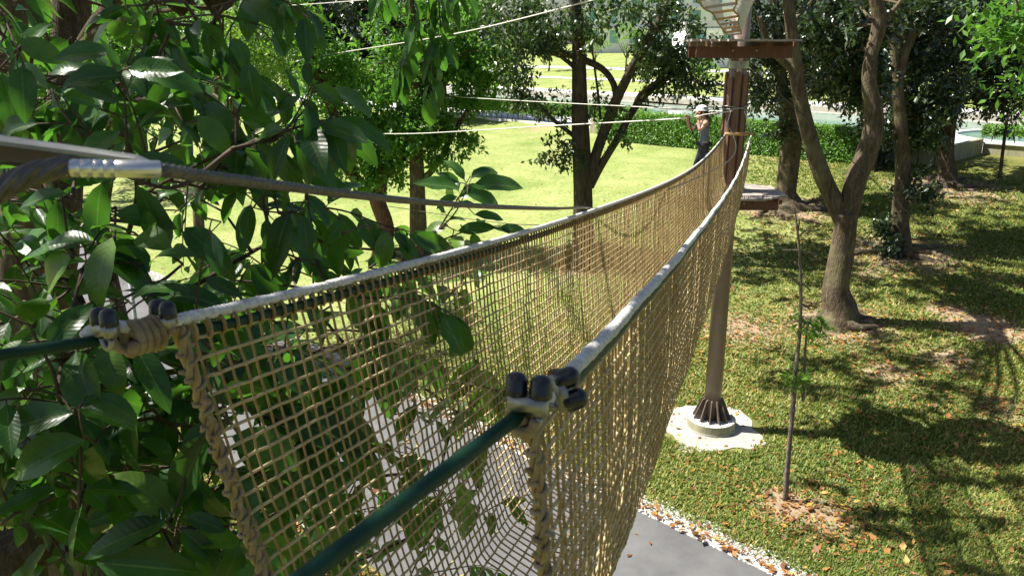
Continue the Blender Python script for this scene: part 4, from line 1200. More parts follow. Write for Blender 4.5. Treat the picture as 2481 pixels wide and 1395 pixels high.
# thick plaited border at the near end of either side
def border(side, r):
    qs = np.linspace(-1, -.06, 120) if side < 0 else np.linspace(1, .06, 120)
    P = np.array([net_point(np.array([.002]), np.array([q]))[0] for q in qs])
    P[:, 2] -= .01
    out = []
    for ph in (0, 2.1, 4.2):
        s_ = np.concatenate([[0], np.cumsum(np.linalg.norm(np.diff(P, axis=0), axis=1))])
        T_, N_, B_ = frames(P)
        Q = P + (np.cos(s_ * 42 + ph)[:, None] * N_ + np.sin(s_ * 42 + ph)[:, None] * B_) * r * .8
        mb = MB(); add_tube(mb, Q, r * (.75 + .12 * np.sin(s_ * 160 + ph)), 7); mb.build('border_rope', M['knot_rope'] if ph else M['net_rope'], br)
    fr = MB()
    for k in range(0, 120, 5):                        # frayed ends tied round the border
        d = unit(rng.normal(0, 1, 3)) * .03
        add_tube(fr, [P[k], P[k] + d * .6 + [0, 0, .004], P[k] + d], [.006, .0055, .004], 5)
        c_, T_ = P[k], unit(P[min(k + 1, 119)] - P[max(k - 1, 0)])
        u_ = unit(np.cross(T_, [1, .2, 0])); w_ = np.cross(T_, u_)
        aa = np.linspace(0, 6.283, 13)
        add_tube(fr, [c_ + (u_ * math.cos(x) + w_ * math.sin(x)) * r * 1.75 + T_ * .004 * x for x in aa], .0045, 5)
    fr.build('lashing', M['knot_rope'], br)['kind'] = 'stuff'
border(-1, .0098)
border(1, .0068)
# knots
def coil(c_, axis, r, turns, pitch, rr, mat):
    axis = unit(np.asarray(axis, float)); u_ = unit(np.cross(axis, [0, 0, 1.0])); w_ = np.cross(axis, u_)
    s_ = np.linspace(0, turns * 2 * math.pi, int(turns * 22))
    P = np.asarray(c_) + (np.cos(s_)[:, None] * u_ + np.sin(s_)[:, None] * w_ * 1.12) * r + axis * ((s_ / (2 * math.pi) - turns / 2) * pitch)[:, None]
    P += rng.normal(0, .0008, P.shape)
    mb = MB(); add_tube(mb, P, rr, 8); return mb.build('knot', mat, br)
axL = unit(railL(np.array([.01]))[0] - at(190, 832, 1.37))
cL = at(352, 812, 1.43)
coil(cL, axL, .024, 5, .0145, .0085, M['knot_rope'])
coil(cL - axL * .005 + [0, 0, -.006], axL, .017, 4, .016, .008, M['knot_rope'])
mb = MB(); add_tube(mb, spline([cL + [.02, 0, -.02], cL + [-.02, -.02, -.02], at(290, 845, 1.40), at(265, 815, 1.39)], 14), .0085, 8); mb.build('tail_rope', M['knot_rope'], br)
mb = MB(); add_tube(mb, spline([at(385, 800, 1.44), at(330, 795, 1.42), at(270, 790, 1.40), at(225, 800, 1.40), at(205, 815, 1.40)], 20), .0115 * (1 + rng.normal(0, .08, 20)), 8); mb.build('tail_rope', M['white_rope'], br)
cR = at(1275, 1005, 1.03)
axR = unit(railR(np.array([.012]))[0] - at(1225, 1020, 1.005))
coil(cR, axR, .019, 3, .012, .0075, M['knot_rope'])
coil(at(1262, 1030, 1.03), [0.2, .1, 1], .012, 2, .012, .007, M['net_rope'])
# cable clamps with black caps
def clamp(c_, axis, up, cap_off, side_sep, r=.0162):
    axis, up = unit(np.asarray(axis, float)), unit(np.asarray(up, float))
    up = unit(up - axis * np.dot(up, axis)); sd_ = np.cross(axis, up)
    mb = MB(); aa = np.linspace(math.pi, 2 * math.pi, 14)
    add_tube(mb, [c_ + sd_ * math.cos(x) * side_sep + up * (math.sin(x) * side_sep * 1.1 - .004) for x in aa], .006, 7)
    obox(mb, c_ + up * .014, axis * .014, sd_ * (side_sep + .008), up * .009)
    for s_ in (-1, 1):
        add_tube(mb, [c_ + sd_ * s_ * side_sep, c_ + sd_ * s_ * side_sep + up * (cap_off + .004)], .0125, 10)
    cl = mb.build('cable_clamp', M['galv'], br)
    for s_ in (-1, 1):
        b0 = c_ + sd_ * s_ * side_sep + up * cap_off
        z_ = np.array([0, .003, .011, .0122, .021, .028, .032, .0335])
        rr = np.array([r * .9, r, r, r * .97, r * .97, r * .8, r * .45, .001])
        cb_ = MB(); add_tube(cb_, [b0 + up * x for x in z_], rr, 14); o = cb_.build('thread_cap', M['rubber'], cl); o.matrix_local = Matrix.Identity(4)
clamp(at(258, 815, 1.38), axL, [-.05, .12, 1], .020, .0165)
clamp(at(398, 790, 1.455), axL, [.0, .1, 1], .018, .0165)
clamp(at(1278, 1000, 1.02), axR, [-.0, .05, 1], .022, .0175)
clamp(at(1345, 955, 1.09), axR, [.75, -.1, .35], .012, .0165)
mb = MB(); p0, p1 = at(1335, 912, 1.10), at(1382, 898, 1.12); add_tube(mb, [p0, p0 * .6 + p1 * .4, p0 * .6 + p1 * .4, p1], [.010, .010, .0068, .0068], 6); mb.build('rusty_bolt', M['rust'], br, smooth=False)
# far crossbar and its lashings
zb = 8 - np.polyval(dcoef, 1.0) + .01
mb = MB(); pa = np.array([POLE[0] - .27, YE, zb]); pb = np.array([POLE[0] + .27, YE, zb]); add_tube(mb, [pa, pb], .034, 14); mb.build('crossbar', M['light_wood'], br)
for e in (railL(np.array([1.0]))[0], railR(np.array([1.0]))[0]):
    mb = MB(); add_tube(mb, spline([e, e + [0, .02, .06], [POLE[0] - .12 if e[0] < POLE[0] else POLE[0] + .12, POLE[1] - .2, 6.82]], 12), .008, 6); mb.build('tie_rope', M['hand_rope'], br)

# ------------------------------------------------------------------ lifeline with ferrule and its bracket
ll = empty('steel_lifeline', at(150, 405, .86), 'twisted steel lifeline with crimped silver ferrule running above the left rail', 'cable')
pts = [at(388, 411, .90), at(600, 440, 1.15), at(1000, 487, 1.95), at(1250, 503, 3.0), at(1400, 503, 4.6), at(1540, 489, 7.2), [POLE[0] - 1.3, 11.3, 6.55], [POLE[0] - .2, POLE[1] - .2, 6.62]]
P = spline(pts, 3600)
s_ = np.concatenate([[0], np.cumsum(np.linalg.norm(np.diff(P, axis=0), axis=1))])
k = 36
a_ = np.arange(k) * 2 * math.pi / k
def lay(s_, pitch):
    return 1 + .34 * (np.abs(np.sin(3 * (a_[None] + s_[:, None] * pitch))) ** .8 - .5)
nn = int(np.searchsorted(s_, 3.2))
mb = MB(); add_tube(mb, P[:nn], .0072, k, True, lay(s_[:nn], 60)); add_tube(mb, P[nn - 1::6], .0072, 8); mb.build('wire_rope', M['wire'], ll)
P = spline([at(-120, 545, .84), at(0, 462, .84), at(70, 425, .85), at(150, 406, .86), at(170, 405, .862)], 160)
s_ = np.concatenate([[0], np.cumsum(np.linalg.norm(np.diff(P, axis=0), axis=1))])
wob = lay(s_, 45)
mb = MB(); add_tube(mb, P, .0108, k, True, wob); mb.build('eye_loop', M['wire'], ll)
F0, F1 = at(150, 407, .86), at(392, 411, .905)
tfer = np.array([0, .001, .16, .165, .175, .18, .28, .285, .295, .30, .39, .395, .405, .41, .5, .505, .515, .52, .6, .61, .98, 1.0])
rfer = np.array([.0085, .0098, .0098, .0088, .0088, .0098, .0098, .0088, .0088, .0098, .0098, .0088, .0088, .0098, .0098, .0088, .0088, .0098, .0098, .0102, .0098, .007])
mb = MB(); add_tube(mb, [F0 + (F1 - F0) * x for x in tfer], rfer, 16); mb.build('ferrule', M['ferrule'], ll)
bk = empty('steel_bracket', at(0, 375, .92), 'grey steel anchor beam tapering to a point behind the ferrule', 'bracket')
d_ = unit(at(385, 405, .98) - at(-100, 330, .92)); 
A, B_ = at(-220, 318, .90), at(330, 392, .97)
mb = MB(); upv = np.array([0, 0, 1.0]); sdv = unit(np.cross(d_, upv))
tip = at(388, 409, .985)
def taper(mb, off, h0, h1, w0, w1):
    V = []
    for p, h, w in ((A, h0, w0), (B_, h1, w1), (tip, h1 * .3, .002)):
        for (a1, b1) in ((-1, -1), (1, -1), (1, 1), (-1, 1)):
            V.append(p + off + sdv * a1 * w + upv * b1 * h)
    F = [[s * 4 + q, s * 4 + (q + 1) % 4, (s + 1) * 4 + (q + 1) % 4, (s + 1) * 4 + q] for s in range(2) for q in range(4)] + [[3, 2, 1, 0], [8, 9, 10, 11]]
    mb.add(V, F)
taper(mb, np.array([0, 0, .004]), .0025, .002, .03, .02); mb.build('top_flange', M['galv'], bk, smooth=False)
mb = MB(); taper(mb, np.array([0, .012, -.012]), .0135, .003, .006, .004); mb.build('web', M['fin_brown'], bk, smooth=False)

# ------------------------------------------------------------------ ropes strung from the pole
def strung(name, label, pts, r, mat, cat='rope', knots=0, sag=0.0, n=60, group=None):
    P = spline(pts, n)
    P[:, 2] -= sag * np.sin(np.linspace(0, math.pi, n))
    root = empty(name, P[0], label, cat, group)
    mb = MB(); add_tube(mb, P, r, 6); mb.build('line', mat, root)
    for q in range(knots):
        c_ = P[int((q + .6) * n / (knots + .5)) % n]
        kb = MB(); scatter_octs(kb, np.array([c_]), np.array([r * 2.2]), 1.0); kb.build('knot', mat, root)
    return root
YT = BASE['leaning'][1]
PT = np.array([POLE[0], POLE[1], 0])
GR = 'pale ropes strung to the pole'
strung('hand_rope', 'thick pale rope slanting up across the top to the pole', [PT + [0, -.15, 9.55], at(1440, 0, 20), at(1100, 83, 26), at(780, 135, YT - 1.0)], .017, M['hand_rope'], knots=9, group=GR)
HR = [at(1785, 268, POLE[1] - .2), at(1700, 279, POLE[1] - .15), at(1640, 288, POLE[1] + .3), at(1300, 307, 21), at(1000, 324, 27), at(838, 322, YT - .6)]
strung('hand_rope', 'handrail rope held by the climber, ending at the leaning tree', HR, .0135, M['hand_rope'], knots=8, group=GR)
strung('safety_line', 'thin pale line above the handrail rope, sagging past the hedge', [at(1790, 272, POLE[1] - .1), at(1600, 262, 18.5), at(1060, 232, 32), at(700, 206, BASE['farleft'][1] - .3)], .011, M['hand_rope'], cat='rope', group=GR)
strung('safety_line', 'topmost thin line crossing the dark leaves at the upper left', [PT + [0, -.15, 9.5], at(890, 0, 20), at(555, 21, 24.5), at(540, 22, 24.9)], .010, M['hand_rope'], group=GR)
an = gnd(2474, 770)
strung('guy_wire', 'thin black guy wire slanting from the pole to the ground at right', [[POLE[0] + .19, POLE[1], 7.65], an], .011, M['black_line'], cat='wire')
strung('foot_cable', 'foot cable the climber steps along beyond the lower platform', [[POLE[0] - 1.0, POLE[1] + .1, 5.2], at(1300, 545, 22), at(940, 500, YT - .4)], .012, M['wire'], cat='cable')
# wraps round the pole
mb = MB()
for z_ in (6.83, 6.87):
    aa = np.linspace(0, 6.283, 25)
    add_tube(mb, [[POLE[0] + .245 * math.cos(x), POLE[1] + .245 * math.sin(x), z_ + (z_ - 6.85) * 2.5 * math.sin(x + 1)] for x in aa], .013, 6, False)
mb.build('rope_wrap', M['galv'], tw)

# ------------------------------------------------------------------ upper plank ladder bridge
lad = empty('plank_ladder_bridge', (POLE[0], POLE[1] - .5, 8.3), 'plank ladder bridge with white net sides climbing above the upper platform', 'rope bridge')
RG = [(83, 1763, 1796, 15.4), (76, 1757, 1793, 14.9), (67, 1750, 1790, 14.3), (56, 1743, 1788, 13.6), (43, 1735, 1790, 12.8), (28, 1726, 1777, 11.9), (13, 1705, 1784, 10.8), (-8, 1692, 1780, 9.8), (-34, 1675, 1776, 8.8), (-70, 1652, 1770, 7.8)]
Lp, Rp = [], []
for k, (y_, xa, xb, Y_) in enumerate(RG):
    pa, pb = at(xa, y_ + (xb - xa) * .09, Y_), at(xb, y_ - (xb - xa) * .06, Y_)
    Lp.append(pa); Rp.append(pb)
    mb = MB(); bar(mb, pa, pb, .11, .035); mb.build('rung', M['light_wood'] if k % 3 else M['deck'], lad, smooth=False)
for S_, dx in ((Lp, -.05), (Rp, .05)):
    mb = MB(); add_tube(mb, spline(S_, 60), .014, 6); mb.build('side_rope', M['knot_rope'], lad)
    mb = MB()
    TP = [p + np.array([dx * 3, 0, .5 + .02 * i_]) for i_, p in enumerate(S_)]
    A_, B2 = spline(S_, 150), spline(TP, 150)
    for j in range(150):
        add_tube(mb, [A_[j], B2[j]], .005, 3, False)
    for f_ in np.linspace(0, 1, 11):
        add_tube(mb, (A_ * (1 - f_) + B2 * f_), .005, 3, False)
    mb.build('side_net', M['hand_rope'], lad)['kind'] = 'stuff'
    mb = MB(); add_tube(mb, B2, .014, 6); mb.build('rail_rope', M['white_rope'], lad)
#SECTION3
# ------------------------------------------------------------------ CLIMBER
def skin_mesh(name, verts, edges, radii, sub=2):
    me = bpy.data.meshes.new(name)
    me.from_pydata([tuple(map(float, v)) for v in verts], edges, [])
    ob = bpy.data.objects.new(name, me)
    col.objects.link(ob)
    ob.modifiers.new('skin', 'SKIN').use_smooth_shade = True
    for i_, r in enumerate(radii):
        sv = me.skin_vertices[0].data[i_]
        sv.radius = r if isinstance(r, tuple) else (r, r)
        sv.use_root = (i_ == 0)
    s_ = ob.modifiers.new('sub', 'SUBSURF'); s_.levels = sub; s_.render_levels = sub
    dg = bpy.context.evaluated_depsgraph_get()
    out = bpy.data.meshes.new_from_object(ob.evaluated_get(dg))
    bpy.data.objects.remove(ob)
    bpy.data.meshes.remove(me)
    out.name = name
    return out
M['skin'] = simple('skin', (0.50, 0.27, 0.18), (0.58, 0.33, 0.23), 6, .5)
M['tank'] = simple('grey_blue_cloth', (0.11, 0.13, 0.18), (0.18, 0.20, 0.26), 14, .9)
M['trouser'] = simple('dark_patterned_cloth', (0.008, 0.009, 0.014), (0.07, 0.075, 0.11), 18, .9)
M['helmet'] = simple('white_plastic', (0.70, 0.70, 0.70), (0.78, 0.78, 0.78), 3, .3)
M['hair'] = simple('dark_hair', (0.012, 0.008, 0.006), (0.03, 0.02, 0.015), 40, .5)
M['mask'] = simple('green_mask', (0.12, 0.32, 0.28), (0.18, 0.42, 0.36), 10, .8)
M['strap'] = simple('dark_strap', (0.015, 0.015, 0.02), (0.04, 0.04, 0.05), 30, .7)
hx, hy = at(1702, 300, POLE[1] + .02)[:2]
FZ = 5.225
Bv = {}
def bp_(n_, dx, dy, z, r): Bv[n_] = (np.array([hx + dx, hy + dy, FZ + z]), r)
# she faces -X, body close to upright, arms up on the handrail
bp_('pelvis', .05, 0, .88, (.135, .10)); bp_('waist', .06, 0, 1.02, (.115, .085)); bp_('chest', .045, 0, 1.2, (.135, .10)); bp_('collar', .02, 0, 1.35, (.10, .075)); bp_('neck', .0, 0, 1.42, .048)
bp_('skull', -.02, -.0, 1.53, .082); bp_('crown', -.015, 0, 1.60, .075)
for s_, nm in ((-1, 'n'), (1, 'f')):           # near (towards camera) and far side
    bp_('sh' + nm, .03, s_ * .16, 1.33, .058); 
    if nm == 'n':
        bp_('el' + nm, -.10, -.24, 1.20, .043); bp_('wr' + nm, -.12, -.14, 1.42, .031); bp_('ha' + nm, -.125, -.10, 1.485, .034)
    else:
        bp_('el' + nm, -.17, .14, 1.17, .043); bp_('wr' + nm, -.30, .02, 1.36, .031); bp_('ha' + nm, -.315, -.02, 1.425, .034)
    bp_('hip' + nm, .06, s_ * .09, .80, .095); bp_('kn' + nm, (.0 if nm == 'n' else -.06), s_ * .10, .46, .064); bp_('an' + nm, (.07 if nm == 'n' else .0), s_ * .09, .08, .042); bp_('to' + nm, (-.10 if nm == 'n' else -.16), s_ * .10, .035, .036)
names = list(Bv)
ix = {n_: k for k, n_ in enumerate(names)}
ed = [('pelvis', 'waist'), ('waist', 'chest'), ('chest', 'collar'), ('collar', 'neck'), ('neck', 'skull'), ('skull', 'crown')]
for nm in 'nf':
    ed += [('collar', 'sh' + nm), ('sh' + nm, 'el' + nm), ('el' + nm, 'wr' + nm), ('wr' + nm, 'ha' + nm), ('pelvis', 'hip' + nm), ('hip' + nm, 'kn' + nm), ('kn' + nm, 'an' + nm), ('an' + nm, 'to' + nm)]
me = skin_mesh('person_body', [Bv[n_][0] for n_ in names], [(ix[a1], ix[b1]) for a1, b1 in ed], [Bv[n_][1] for n_ in names])
for mm in ('skin', 'tank', 'trouser', 'rubber'):
    me.materials.append(M[mm])
for p in me.polygons:
    c_ = p.center
    z_ = c_.z - FZ
    lat = abs(c_.y - hy)
    if z_ < .085: p.material_index = 3
    elif z_ < .93: p.material_index = 2
    elif z_ < 1.34 and lat < .125 and c_.x > hx - .12: p.material_index = 1
    p.use_smooth = True
person = empty('person', (hx, hy, FZ), 'climber in white helmet, grey tank top and dark trousers gripping the handrail rope', 'person')
place('body', me, person)
hc = Bv['skull'][0]
# face, helmet, hair, mask
def blob(mb, c_, R_, n=16, m_=10, lo=-90, hi=90):
    th = np.radians(np.linspace(lo, hi, m_)); ph = np.arange(n) * 2 * math.pi / n
    V = np.array([[math.cos(t) * math.cos(p), math.cos(t) * math.sin(p), math.sin(t)] for t in th for p in ph]) * np.array(R_) + np.asarray(c_)
    F = [[a1 * n + b1, a1 * n + (b1 + 1) % n, (a1 + 1) * n + (b1 + 1) % n, (a1 + 1) * n + b1] for a1 in range(m_ - 1) for b1 in range(n)]
    mb.add(V, F)
mb = MB(); blob(mb, hc + [-.085, 0, -.02], (.022, .012, .02)); blob(mb, hc + [.0, -.083, -.01], (.018, .01, .026)); blob(mb, hc + [.0, .083, -.01], (.018, .01, .026)); mb.build('nose_and_ears', M['skin'], person)
mb = MB()
for s_ in (-1, 1): blob(mb, hc + [-.072, s_ * .033, .01], (.012, .014, .009), 10, 6)
mb.build('eyes', M['hair'], person)
mb = MB(); blob(mb, hc + [-.045, 0, -.055], (.052, .06, .042)); mb.build('face_mask', M['mask'], person)
mb = MB(); blob(mb, hc + [.025, 0, .0], (.088, .088, .098)); blob(mb, hc + [.10, 0, -.06], (.04, .045, .08)); mb.build('hair', M['hair'], person)
mb = MB(); blob(mb, hc + [-.005, 0, .045], (.125, .105, .095), 20, 10, -8, 90); ringp = [hc + np.array([-.012 + .138 * math.cos(x), .113 * math.sin(x), .036]) for x in np.linspace(0, 6.283, 29)]
add_tube(mb, ringp, .009, 6, False); hm = mb.build('helmet', M['helmet'], person)
for q in range(4):
    vb = MB(); obox(vb, hc + np.array([-.02 + .03 * q, -.098 + abs(q - 1.5) * .008, .085]), [.009, 0, 0], [0, .006, .003], [0, .006, .018]); o = vb.build('vent', M['strap'], hm, smooth=False); o.matrix_local = Matrix.Identity(4)
# fingers closed round the rope
for nm in 'nf':
    h_ = Bv['ha' + nm][0]
    mb = MB()
    for q in range(4):
        o_ = np.array([(-.027 + .018 * q), 0, 0])
        L_ = (.9, 1.0, .96, .8)[q]
        add_tube(mb, spline([h_ + o_ + [0, .02, .0], h_ + o_ + [0, .028, .03 * L_], h_ + o_ + [0, .008, .052 * L_], h_ + o_ + [0, -.02, .045 * L_]], 8), np.linspace(.0092, .007, 8), 6)
    add_tube(mb, spline([h_ + [.03, -.01, -.01], h_ + [.036, -.026, .018], h_ + [.02, -.03, .042]], 7), np.linspace(.011, .0085, 7), 6)
    mb.build('fingers', M['skin'], person)
mb = MB()
for z_, rx, ry in ((.90, .150, .112), (.93, .145, .108)):
    add_tube(mb, [[hx + .05 + rx * math.cos(x), hy + ry * math.sin(x) * 1.35, FZ + z_] for x in np.linspace(0, 6.283, 25)], .014, 6, False)
for s_ in (-1, 1):
    add_tube(mb, [[hx + .06 + .10 * math.cos(x), hy + s_ * .09 + .10 * math.sin(x), FZ + .74 + .02 * math.cos(x)] for x in np.linspace(0, 6.283, 21)], .012, 6, False)
mb.build('harness', M['strap'], person)
mb = MB(); add_tube(mb, spline([[hx - .07, hy - .02, FZ + .92], [hx - .17, hy - .06, FZ + 1.10], [hx - .24, hy - .05, FZ + 1.25], [hx - .27, hy - .03, FZ + 1.45]], 16), .010, 6); mb.build('lanyard', M['strap'], person)

# ------------------------------------------------------------------ BICYCLE, POST, SIGN BOARD
M['red'] = simple('red_paint', (0.45, 0.02, 0.015), (0.55, 0.04, 0.02), 5, .35)
M['white_paint'] = simple('white_paint', (0.70, 0.72, 0.74), (0.78, 0.78, 0.78), 5, .35)
bkp = gnd(402, 1000); bkp[2] = .015
bi = empty('bicycle', bkp, 'white bicycle with red basket parked beside the path behind the leaves', 'bicycle')
dx_ = np.array([.86, -.51, 0])          # heading
up = np.array([0, 0, 1.0]); sx = np.cross(dx_, up)
def W(f, s_, z_): return bkp + dx_ * f + sx * s_ + up * z_
for f in (-.5, .5):
    mb = MB(); add_tube(mb, [W(f + .31 * math.cos(x), 0, .33 + .31 * math.sin(x)) for x in np.linspace(0, 6.283, 41)], .022, 8, False); wo = mb.build('wheel', M['rubber'], bi)
    mb = MB(); add_tube(mb, [W(f + .28 * math.cos(x), 0, .33 + .28 * math.sin(x)) for x in np.linspace(0, 6.283, 41)], .012, 6, False)
    for q in range(12): add_tube(mb, [W(f, 0, .33), W(f + .28 * math.cos(q * .5236), 0, .33 + .28 * math.sin(q * .5236))], .002, 3, False)
    o = mb.build('rim', M['galv'], wo); o.matrix_local = Matrix.Identity(4)
mb = MB()
for a1, b1 in (((-.5, .33), (-.1, .3)), ((-.1, .3), (.32, .72)), ((-.5, .33), (-.16, .62)), ((-.1, .3), (-.2, .85)), ((-.18, .72), (.32, .74)), ((.5, .33), (.30, .92))):
    add_tube(mb, [W(a1[0], 0, a1[1]), W(b1[0], 0, b1[1])], .02, 8)
mb.build('frame', M['white_paint'], bi)
mb = MB(); add_tube(mb, spline([W(.18, -.28, .98), W(.28, -.16, 1.0), W(.30, 0, .94), W(.28, .16, 1.0), W(.18, .28, .98)], 20), .012, 7); mb.build('handlebar', M['galv'], bi)
mb = MB(); blob(mb, W(-.21, 0, .89), (.13, .08, .035)); mb.build('saddle', M['rubber'], bi)
mb = MB()
for z_ in (.68, .78, .88): add_tube(mb, [W(.62 + .15 * a1, .13 * b1, z_) for a1, b1 in ((-1, -1), (1, -1), (1, 1), (-1, 1), (-1, -1))], .006, 5, False)
for q in range(16):
    a1 = q / 16 * 6.283; f_, s_ = max(-1, min(1, 1.4 * math.cos(a1))), max(-1, min(1, 1.4 * math.sin(a1)))
    add_tube(mb, [W(.62 + .13 * f_, .11 * s_, .66), W(.62 + .15 * f_, .13 * s_, .88)], .004, 4, False)
mb.build('basket', M['red'], bi)
bsp = BASE['post']
po = empty('grey_post', bsp, 'slender grey metal post beside the path seen between leaves', 'post')
mb = MB(); add_tube(mb, [bsp + [0, 0, -.1], bsp + [0, 0, 3.4]], .045, 12); mb.build('shaft', M['grey_metal'], po)
mb = MB(); ring(mb, bsp[0], bsp[1], bsp[2] + 3.4, bsp[2] + 3.44, .05, .03, 12); mb.build('cap', M['grey_metal'], po)
sg = gnd(236, 545)
si = empty('notice_board', sg, 'small tan notice board on a post across the path, half hidden by leaves', 'sign')
zt = at(236, 503, sg[1])[2]
mb = MB(); add_tube(mb, [sg + [0, .04, -.1], [sg[0], sg[1] + .04, zt + .3]], .03, 8); mb.build('post', M['grey_metal'], si)
mb = MB(); box(mb, sg[0] - .42, sg[0] + .42, sg[1] - .02, sg[1] + .02, zt - .13, zt + .25); mb.build('board', simple('tan_board', (0.50, 0.33, 0.17), (0.58, 0.42, 0.24), 3, .6), si, smooth=False)
cu = bpy.data.curves.new('lettering', 'FONT'); cu.body = 'E ON'; cu.size = .26; cu.extrude = .004; cu.align_x = 'CENTER'
ob = bpy.data.objects.new('tmp', cu); col.objects.link(ob)
me = bpy.data.meshes.new_from_object(ob.evaluated_get(bpy.context.evaluated_depsgraph_get())); bpy.data.objects.remove(ob)
me.transform(Matrix.Translation((sg[0], sg[1] - .026, zt - .06)) @ Matrix.Rotation(math.radians(90), 4, 'X'))
me.materials.append(M['strap']); place('lettering', me, si)

# ------------------------------------------------------------------ LARGE LEAVED TREES IN FRONT
def leaf_variant(curl, fold, wave, wr, n=8):
    t = np.linspace(0, 1, n)
    w = wr * .5 * np.clip(np.sin(math.pi * t ** .85), 0, 1) ** .75
    w = np.where(t > .86, w * .62 + .004, w)
    w[0] = .012; w[-1] = .003
    ang = np.cumsum(np.r_[0, np.diff(t)] * curl * (0.3 + 1.4 * t))
    y = np.concatenate([[0], np.cumsum(np.cos(ang[1:]) * np.diff(t))])
    z = -np.concatenate([[0], np.cumsum(np.sin(ang[1:]) * np.diff(t))])
    V, U = [], []
    for k in range(n):
        wv = wave * math.sin(k * 1.9 + 1)
        for s_ in (-1, -.5, 0, .5, 1):
            V.append([s_ * w[k] * math.cos(fold), y[k], z[k] + abs(s_) * w[k] * math.sin(fold) + wv * s_ * w[k] * .5])
            U.append([s_, t[k]])
    F = [[k * 5 + c_, k * 5 + c_ + 1, (k + 1) * 5 + c_ + 1, (k + 1) * 5 + c_] for k in range(n - 1) for c_ in range(4)]
    return np.array(V), np.array(F), np.array(U)
VAR = []
for k in range(12):
    VAR.append(leaf_variant([.3, .7, 1.1, .5, .9, .15, 1.4, .4, .8, .6, 1.0, .25][k], [.22, .35, .15, .5, .28, .4][k % 6], [.1, .3, -.2, .2][k % 4], [.40, .46, .36, .50, .43][k % 5]))
def set_uv(me, U):
    lay = me.uv_layers.new(name='UVMap')
    li = np.zeros(len(me.loops), np.int32); me.loops.foreach_get('vertex_index', li)
    lay.data.foreach_set('uv', U[li].astype(np.float32).ravel())
VLV = [.15, .3, .5, .68, .25, .55, .8, .35, 1.0, .1, .6, .42]
leaf_me = []
for (V, F, U), lv in zip(VAR, VLV):
    mb = MB(); mb.add(V, F, lv); me = mb.mesh('leaf'); me.materials.append(M['big_leaf']); set_uv(me, U); leaf_me.append(me)

def depth_min(px, py):
    """Beyond the left rail of the bridge along that ray."""
    d = ray(px, py)
    r = d[0] / d[1]
    den = kx[0] - r
    if den < .03: return 9.0
    return max(1.72, (.63 + kx[0] * YL0) / den + .32)

